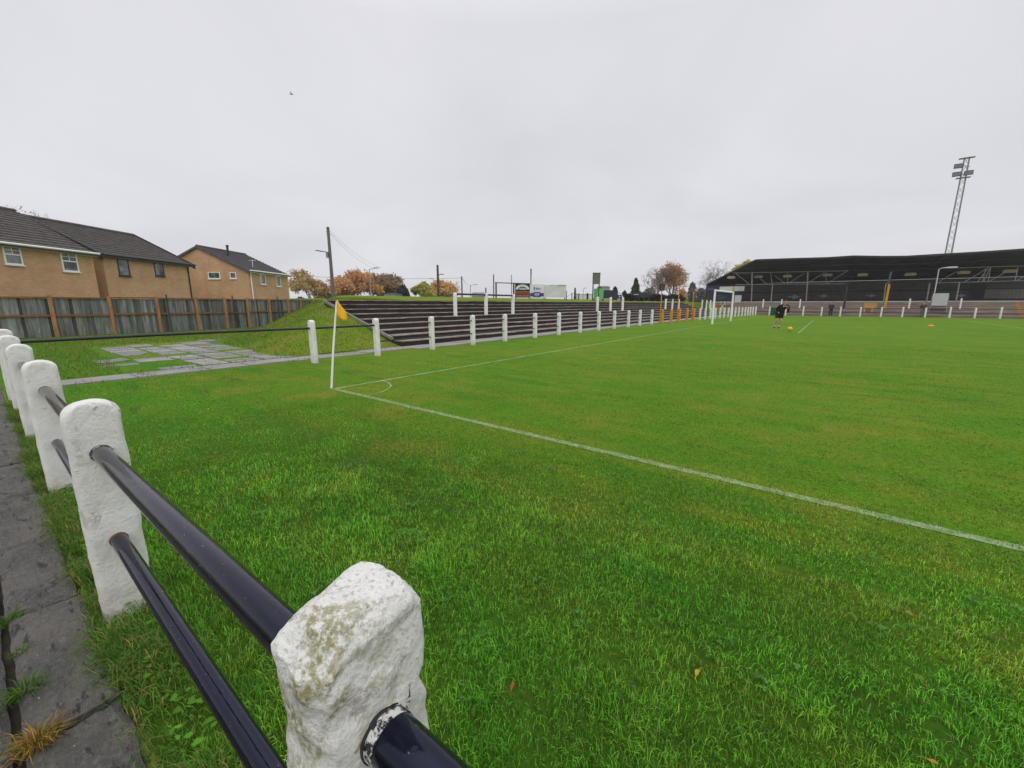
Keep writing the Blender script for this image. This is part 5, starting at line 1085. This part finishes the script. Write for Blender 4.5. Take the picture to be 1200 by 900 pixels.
tree('birch_tree', 'tan leaved thinning birch at the end of the timber fence', 362, 318.5, 38, 72, 'leaf_tan', 16, .20, 3, up=.2)
tree('maple_tree', 'broad rust orange tree right of the tall telegraph pole', 412, 320, 46, 78, 'leaf_orange', 26, .24, 5, up=.2)
tree('beech_tree', 'dark brown tree behind the rust orange tree under the street lamp', 449, 323, 34, 92, 'leaf_brown', 22, .27, 8)
shaped('bush', 'small dull green bush between the dark brown tree and the dome shaped conifer', 462.5, 335, 18, 96, 'leaf_green', 900, .3, 12, 'blob', 0)
shaped('cypress_tree', 'dark dome shaped conifer in the middle of the far tree row', 471.5, 334.2, 20, 84, 'leaf_cypress', 3200, .20, 4, 'dome')
tree('lime_tree', 'yellow green tree left of the second telegraph pole', 496, 331.5, 22, 86, 'leaf_lime', 20, .26, 9)
tree('orange_tree', 'golden orange tree directly behind the second telegraph pole', 517, 330.5, 30, 90, 'leaf_gold', 22, .27, 15)
tree('bare_tree', 'small bare grey tree at the right end of the golden orange tree', 530, 329, 16, 96, None, 0, .2, 22, bark='twig')
shaped('bush', 'low dark green bush at the foot of the tall telegraph pole', 385.5, 344, 9, 60, 'leaf_green', 600, .18, 14, 'blob')
shaped('bush', 'low dark bush at the far end of the timber fence', 352, 348.5, 16, 66, 'leaf_dark', 600, .2, 18, 'blob')
shaped('conifer_tree', 'pointed green conifer left of the bare tree above the dark boards', 745.5, 326.5, 25, 72, 'leaf_conifer', 3000, .22, 6, 'cone')
tree('bare_tree', 'bare twiggy tree right of the pointed green conifer', 770, 308.5, 30, 78, None, 0, .2, 31, bark='twig', thin=.5, levels=5)
tree('autumn_tree', 'tall half bare tree with orange leaves beside the bare twiggy tree', 788, 307, 33, 80, 'leaf_russet', 4, .17, 37, levels=6, bark='twig', thin=.5)
shaped('shrub', 'golden shrub low in front of the half bare orange tree', 800, 338.5, 12, 74, 'leaf_gold', 900, .22, 41, 'blob')
shaped('shrub', 'pale dull green tree crown left of the stand', 812, 331.5, 11, 100, 'leaf_grey', 900, .35, 43, 'blob')
shaped('bush', 'olive bush beside the left end of the stand', 822, 338, 15, 96, 'leaf_grey', 900, .35, 44, 'blob')
shaped('bush', 'brown green bush under the bare twiggy tree', 762, 338, 22, 100, 'leaf_grey', 900, .35, 45, 'blob')
tree('bare_tree', 'large bare tree spreading behind the left end of the stand roof', 846, 302.5, 56, 90, None, 0, .2, 52, bark='twig', thin=.6, levels=6, up=.3)
tree('autumn_tree', 'yellow green treetop showing above the sloping end of the stand roof', 872, 306.5, 26, 95, 'leaf_lime', 16, .26, 57)
tree('bare_tree', 'thin brown treetop showing above the roof at the left edge', 14, 241, 70, 54, 'leaf_russet', 1, .14, 61, bark='twig', thin=.55, levels=6)
tree('bare_tree', 'wisps of bare branches above the ridge of the middle house', 47, 250, 34, 58, None, 0, .14, 66, bark='twig', thin=.5, levels=6)
for i, (px, yt, wd) in enumerate(((674, 337.8, 5), (688.5, 343.8, 3.5))): shaped('conifer_tree', ('small dark conifer far off right of the white tarpaulin', 'tiny dark conifer far off beside the grey panel posts')[i], px, yt, wd, 105, 'leaf_conifer', 500, .25, 70 + i, 'cone')
shaped('bush', 'round dark bush behind the dark board right of the green board', 721, 336.3, 8, 78, 'leaf_dark', 900, .22, 75, 'blob')
shaped('bush', 'dark bush between the leaning plank and the pointed conifer', 732, 341, 8, 76, 'leaf_dark', 800, .22, 76, 'blob')
# dark clipped hedge along the top of the bank
q = np.random.default_rng(81); a = atd(731, 350, 57); b = atd(800, 350, 66); hd = thing('hedge', 'low ragged dark hedge along the top of the bank below the boards', 'hedge', ((a.x + b.x) / 2, (a.y + b.y) / 2, 1.9)); pts = []
for _ in range(4200):
    f = q.uniform(0, 1); p = a.lerp(b, f); hh_ = .75 + .3 * math.sin(f * 40) * math.sin(f * 17); pts.append((p.x + q.normal(0, .3), p.y + q.normal(0, .3), 1.95 + q.uniform(0, 1) * hh_))
leaf_quads(pts, .16, q, 'leaf_dark', hd, 'foliage')

# ---------------------------------------------------------------- people, ball, marker, bird
def skin(name, verts, edges, rad, mat, parent, root=0, sub=2):
    me = bpy.data.meshes.new(name); me.from_pydata(verts, edges, []); o = bpy.data.objects.new(name, me); COL.objects.link(o); o.parent = parent
    md = o.modifiers.new('skin', 'SKIN'); md.use_smooth_shade = True; md.branch_smoothing = .3
    sv = me.skin_vertices[0].data
    for i, r in enumerate(rad): sv[i].radius = (r, r) if not hasattr(r, '__len__') else r; sv[i].use_root = (i == root)
    sb = o.modifiers.new('sub', 'SUBSURF'); sb.levels = sub; sb.render_levels = sub; me.materials.append(M[mat]); return o
def figure(label, loc, face, J, top, legs, hair, sock=None, shorts=True, z0=0.0):
    """J: joints in the figure's own frame (x = viewer's right, y = forward, z up)"""
    T = thing('person', label, 'person', loc, None, face)
    k = ['pel', 'wst', 'chs', 'nck', 'hd0', 'hd1', 'shL', 'elL', 'wrL', 'haL', 'shR', 'elR', 'wrR', 'haR', 'hpL', 'knL', 'anL', 'toL', 'hpR', 'knR', 'anR', 'toR']; ix = {n: i for i, n in enumerate(k)}
    vs = [J[n] for n in k]; rad = [.125, .115, .13, .055, .078, .088, .062, .046, .034, .036, .062, .046, .034, .036, .085, .060, .042, .034, .085, .060, .042, .034]
    ed = [('pel', 'wst'), ('wst', 'chs'), ('chs', 'nck'), ('nck', 'hd0'), ('hd0', 'hd1'), ('chs', 'shL'), ('shL', 'elL'), ('elL', 'wrL'), ('wrL', 'haL'), ('chs', 'shR'), ('shR', 'elR'), ('elR', 'wrR'), ('wrR', 'haR'), ('pel', 'hpL'), ('hpL', 'knL'), ('knL', 'anL'), ('anL', 'toL'), ('pel', 'hpR'), ('hpR', 'knR'), ('knR', 'anR'), ('anR', 'toR')]
    skin('body', vs, [(ix[a], ix[b]) for a, b in ed], rad, 'skin', T)
    def sub(name, keys, eds, r, mat): skin(name, [J[n] for n in keys], [(keys.index(a), keys.index(b)) for a, b in eds], r, mat, T)
    sub('top', ['pel', 'wst', 'chs', 'shL', 'elL', 'wrL', 'shR', 'elR', 'wrR', 'nck'], [('pel', 'wst'), ('wst', 'chs'), ('chs', 'shL'), ('shL', 'elL'), ('elL', 'wrL'), ('chs', 'shR'), ('shR', 'elR'), ('elR', 'wrR'), ('chs', 'nck')], [.175, .175, .20, .10, .078, .058, .10, .078, .058, .07], top)
    if shorts:
        def lp(a, b, f): return tuple(Vector(J[a]).lerp(Vector(J[b]), f))
        J['mdL'] = lp('hpL', 'knL', .72); J['mdR'] = lp('hpR', 'knR', .72); sub('shorts', ['pel', 'hpL', 'mdL', 'hpR', 'mdR'], [('pel', 'hpL'), ('hpL', 'mdL'), ('pel', 'hpR'), ('hpR', 'mdR')], [.18, .135, .125, .135, .125], legs)
        for s_ in 'LR':
            J['ck' + s_] = lp('an' + s_, 'kn' + s_, .38); sub('sock', ['ck' + s_, 'an' + s_], [('ck' + s_, 'an' + s_)], [.060, .052], sock)
    else: sub('trousers', ['pel', 'hpL', 'knL', 'anL', 'hpR', 'knR', 'anR'], [('pel', 'hpL'), ('hpL', 'knL'), ('knL', 'anL'), ('pel', 'hpR'), ('hpR', 'knR'), ('knR', 'anR')], [.15, .11, .085, .075, .11, .085, .075], legs)
    for s_ in 'LR': sub('boot', ['an' + s_, 'to' + s_], [('an' + s_, 'to' + s_)], [.055, .045], 'black_cloth')
    h0 = Vector(J['hd0']); h1 = Vector(J['hd1']); up = (h1 - h0).normalized(); skin('hair', [tuple(h1 - Vector((0, .045, 0)) + up * .0), tuple(h1 + up * .035 - Vector((0, .01, 0)))], [(0, 1)], [.092, .086], hair, T)
    return T
base = Vector((-2.46, 30.3, 0)); bal = Vector((-1.74, 27.75, .11)); f = (bal - base); face = math.atan2(f.y, f.x) - math.pi / 2
J = dict(pel=(-.06, 0, .93), wst=(-.02, .05, 1.08), chs=(.06, .13, 1.30), nck=(.11, .20, 1.46), hd0=(.13, .24, 1.54), hd1=(.14, .26, 1.66), shL=(-.13, .12, 1.38), elL=(-.24, -.06, 1.13), wrL=(-.16, .14, .98), haL=(-.14, .20, .93), shR=(.24, .14, 1.37), elR=(.40, -.06, 1.16), wrR=(.33, -.02, .92), haR=(.31, .02, .83), hpL=(-.16, .0, .88), knL=(-.20, .17, .50), anL=(-.27, -.02, .10), toL=(-.27, .16, .035), hpR=(.03, .0, .88), knR=(.02, .16, .49), anR=(-.05, .02, .10), toR=(-.04, .19, .035))
J = {k_: (-v_[0], v_[1], v_[2]) for k_, v_ in J.items()}       # seen from the front, his left is the viewer's right
fg = figure('footballer in black top, shorts and white socks running towards the yellow ball', base, face, J, 'black_cloth', 'black_cloth', 'brown_hair', 'white_cloth')
m = MB()
for x_ in (-.02, -.13): m.box((x_ - .03, .285, 1.36), (.055, .02, .05))
m.build('chest_badges', 'white_cloth', fg, local=True)
def stand_pose(): return dict(pel=(0, 0, .92), wst=(0, 0, 1.08), chs=(0, .01, 1.30), nck=(0, .02, 1.46), hd0=(0, .04, 1.55), hd1=(0, .05, 1.66), shL=(-.18, 0, 1.38), elL=(-.23, -.03, 1.10), wrL=(-.20, .10, .90), haL=(-.19, .15, .85), shR=(.18, 0, 1.38), elR=(.23, -.03, 1.10), wrR=(.20, .10, .90), haR=(.19, .15, .85), hpL=(-.10, 0, .88), knL=(-.10, .02, .48), anL=(-.11, -.02, .09), toL=(-.12, .14, .035), hpR=(.10, 0, .88), knR=(.10, .02, .48), anR=(.11, -.02, .09), toR=(.12, .14, .035))
c = aty(1080, 369, 65.0); figure('spectator in brown jacket standing behind the far railing left of the white board', (c.x, 64.7, 0), math.pi, stand_pose(), 'brown_cloth', 'grey_cloth', 'black_hair', None, False)
c = aty(973.3, 368, 65.0); figure('spectator in dark green coat standing behind the far railing left of the black column', (c.x, 64.7, 0), math.pi, stand_pose(), 'green_cloth', 'navy_cloth', 'black_hair', None, False)
bt = thing('football', 'yellow football with dark patches lying at the goal area line', 'ball', bal - Vector((0, 0, .11))); bm = bmesh.new(); bmesh.ops.create_icosphere(bm, subdivisions=3, radius=.125); me = bpy.data.meshes.new('ball'); bm.to_mesh(me); 
me.polygons.foreach_set('use_smooth', [True] * len(me.polygons)); me.materials.append(M['ball_yellow']); o = bpy.data.objects.new('shell', me); COL.objects.link(o); o.parent = bt; o.location = (0, 0, .125); bm.free()
ph = (1 + 5 ** .5) / 2; m = MB()
for v_ in [Vector(p).normalized() for a in (-1, 1) for b in (-ph, ph) for p in ((0, a, b), (a, b, 0), (b, 0, a))]:
    x = v_.orthogonal().normalized(); y = v_.cross(x); ring = [v_ * .122 + (x * math.cos(k * 1.2566) + y * math.sin(k * 1.2566)) * .028 for k in range(5)]; m.prism([p + Vector((0, 0, .125)) for p in ring], v_ * .004)
m.build('patches', 'ball_black', bt, local=True)
c = gnd(1091, 382); m = MB(); m.tube([(c.x, c.y, .0), (c.x, c.y, .02), (c.x, c.y, .05), (c.x, c.y, .08), (c.x, c.y, .085)], [.17, .16, .12, .07, .04], 20); tag(m.build('marker_cone', 'cone_orange'), 'flat orange training cone on the far part of the pitch', 'cone')
c = atd(341.8, 110.5, 60); bt = thing('bird', 'small dark bird gliding alone in the grey sky', 'bird', c); X_, Y_, Z_ = RGT, FWD, Vector((0, 0, 1)); m = MB()
m.tube([c - X_ * .24, c - X_ * .12, c, c + X_ * .10, c + X_ * .17, c + X_ * .20], [.012, .035, .055, .045, .035, .01], 8); m.prism([c - X_ * .20 - Y_ * .03, c - X_ * .36 - Y_ * .07, c - X_ * .36 + Y_ * .07, c - X_ * .20 + Y_ * .03], Z_ * .012); m.build('body', 'bird_feather', bt)
for sd in (1, -1): m = MB(); m.prism([c + X_ * .07 + Z_ * .02, c + X_ * .05 + Y_ * sd * .2 + Z_ * .11, c - X_ * .07 + Y_ * sd * .42 + Z_ * .15, c - X_ * .06 + Y_ * sd * .2 + Z_ * .09, c - X_ * .07 + Z_ * .02], Z_ * .015); m.build('wing', 'bird_feather', bt)

# ---------------------------------------------------------------- damp autumn air
hz_ = bpy.data.materials.new('damp_air'); hz_.use_nodes = True; t_ = hz_.node_tree; t_.nodes.remove(t_.nodes['Principled BSDF'])
pvn = t_.nodes.new('ShaderNodeVolumePrincipled'); pvn.inputs['Color'].default_value = (0.97, 0.97, 1.0, 1); pvn.inputs['Density'].default_value = 0.0005; pvn.inputs['Anisotropy'].default_value = 0.2
t_.links.new(pvn.outputs[0], t_.nodes['Material Output'].inputs['Volume']); MATS['damp_air'] = hz_
m = MB(); m.box((0, 60, 17), (1500, 1500, 36)); stuff(m.build('haze', 'damp_air', local=True))
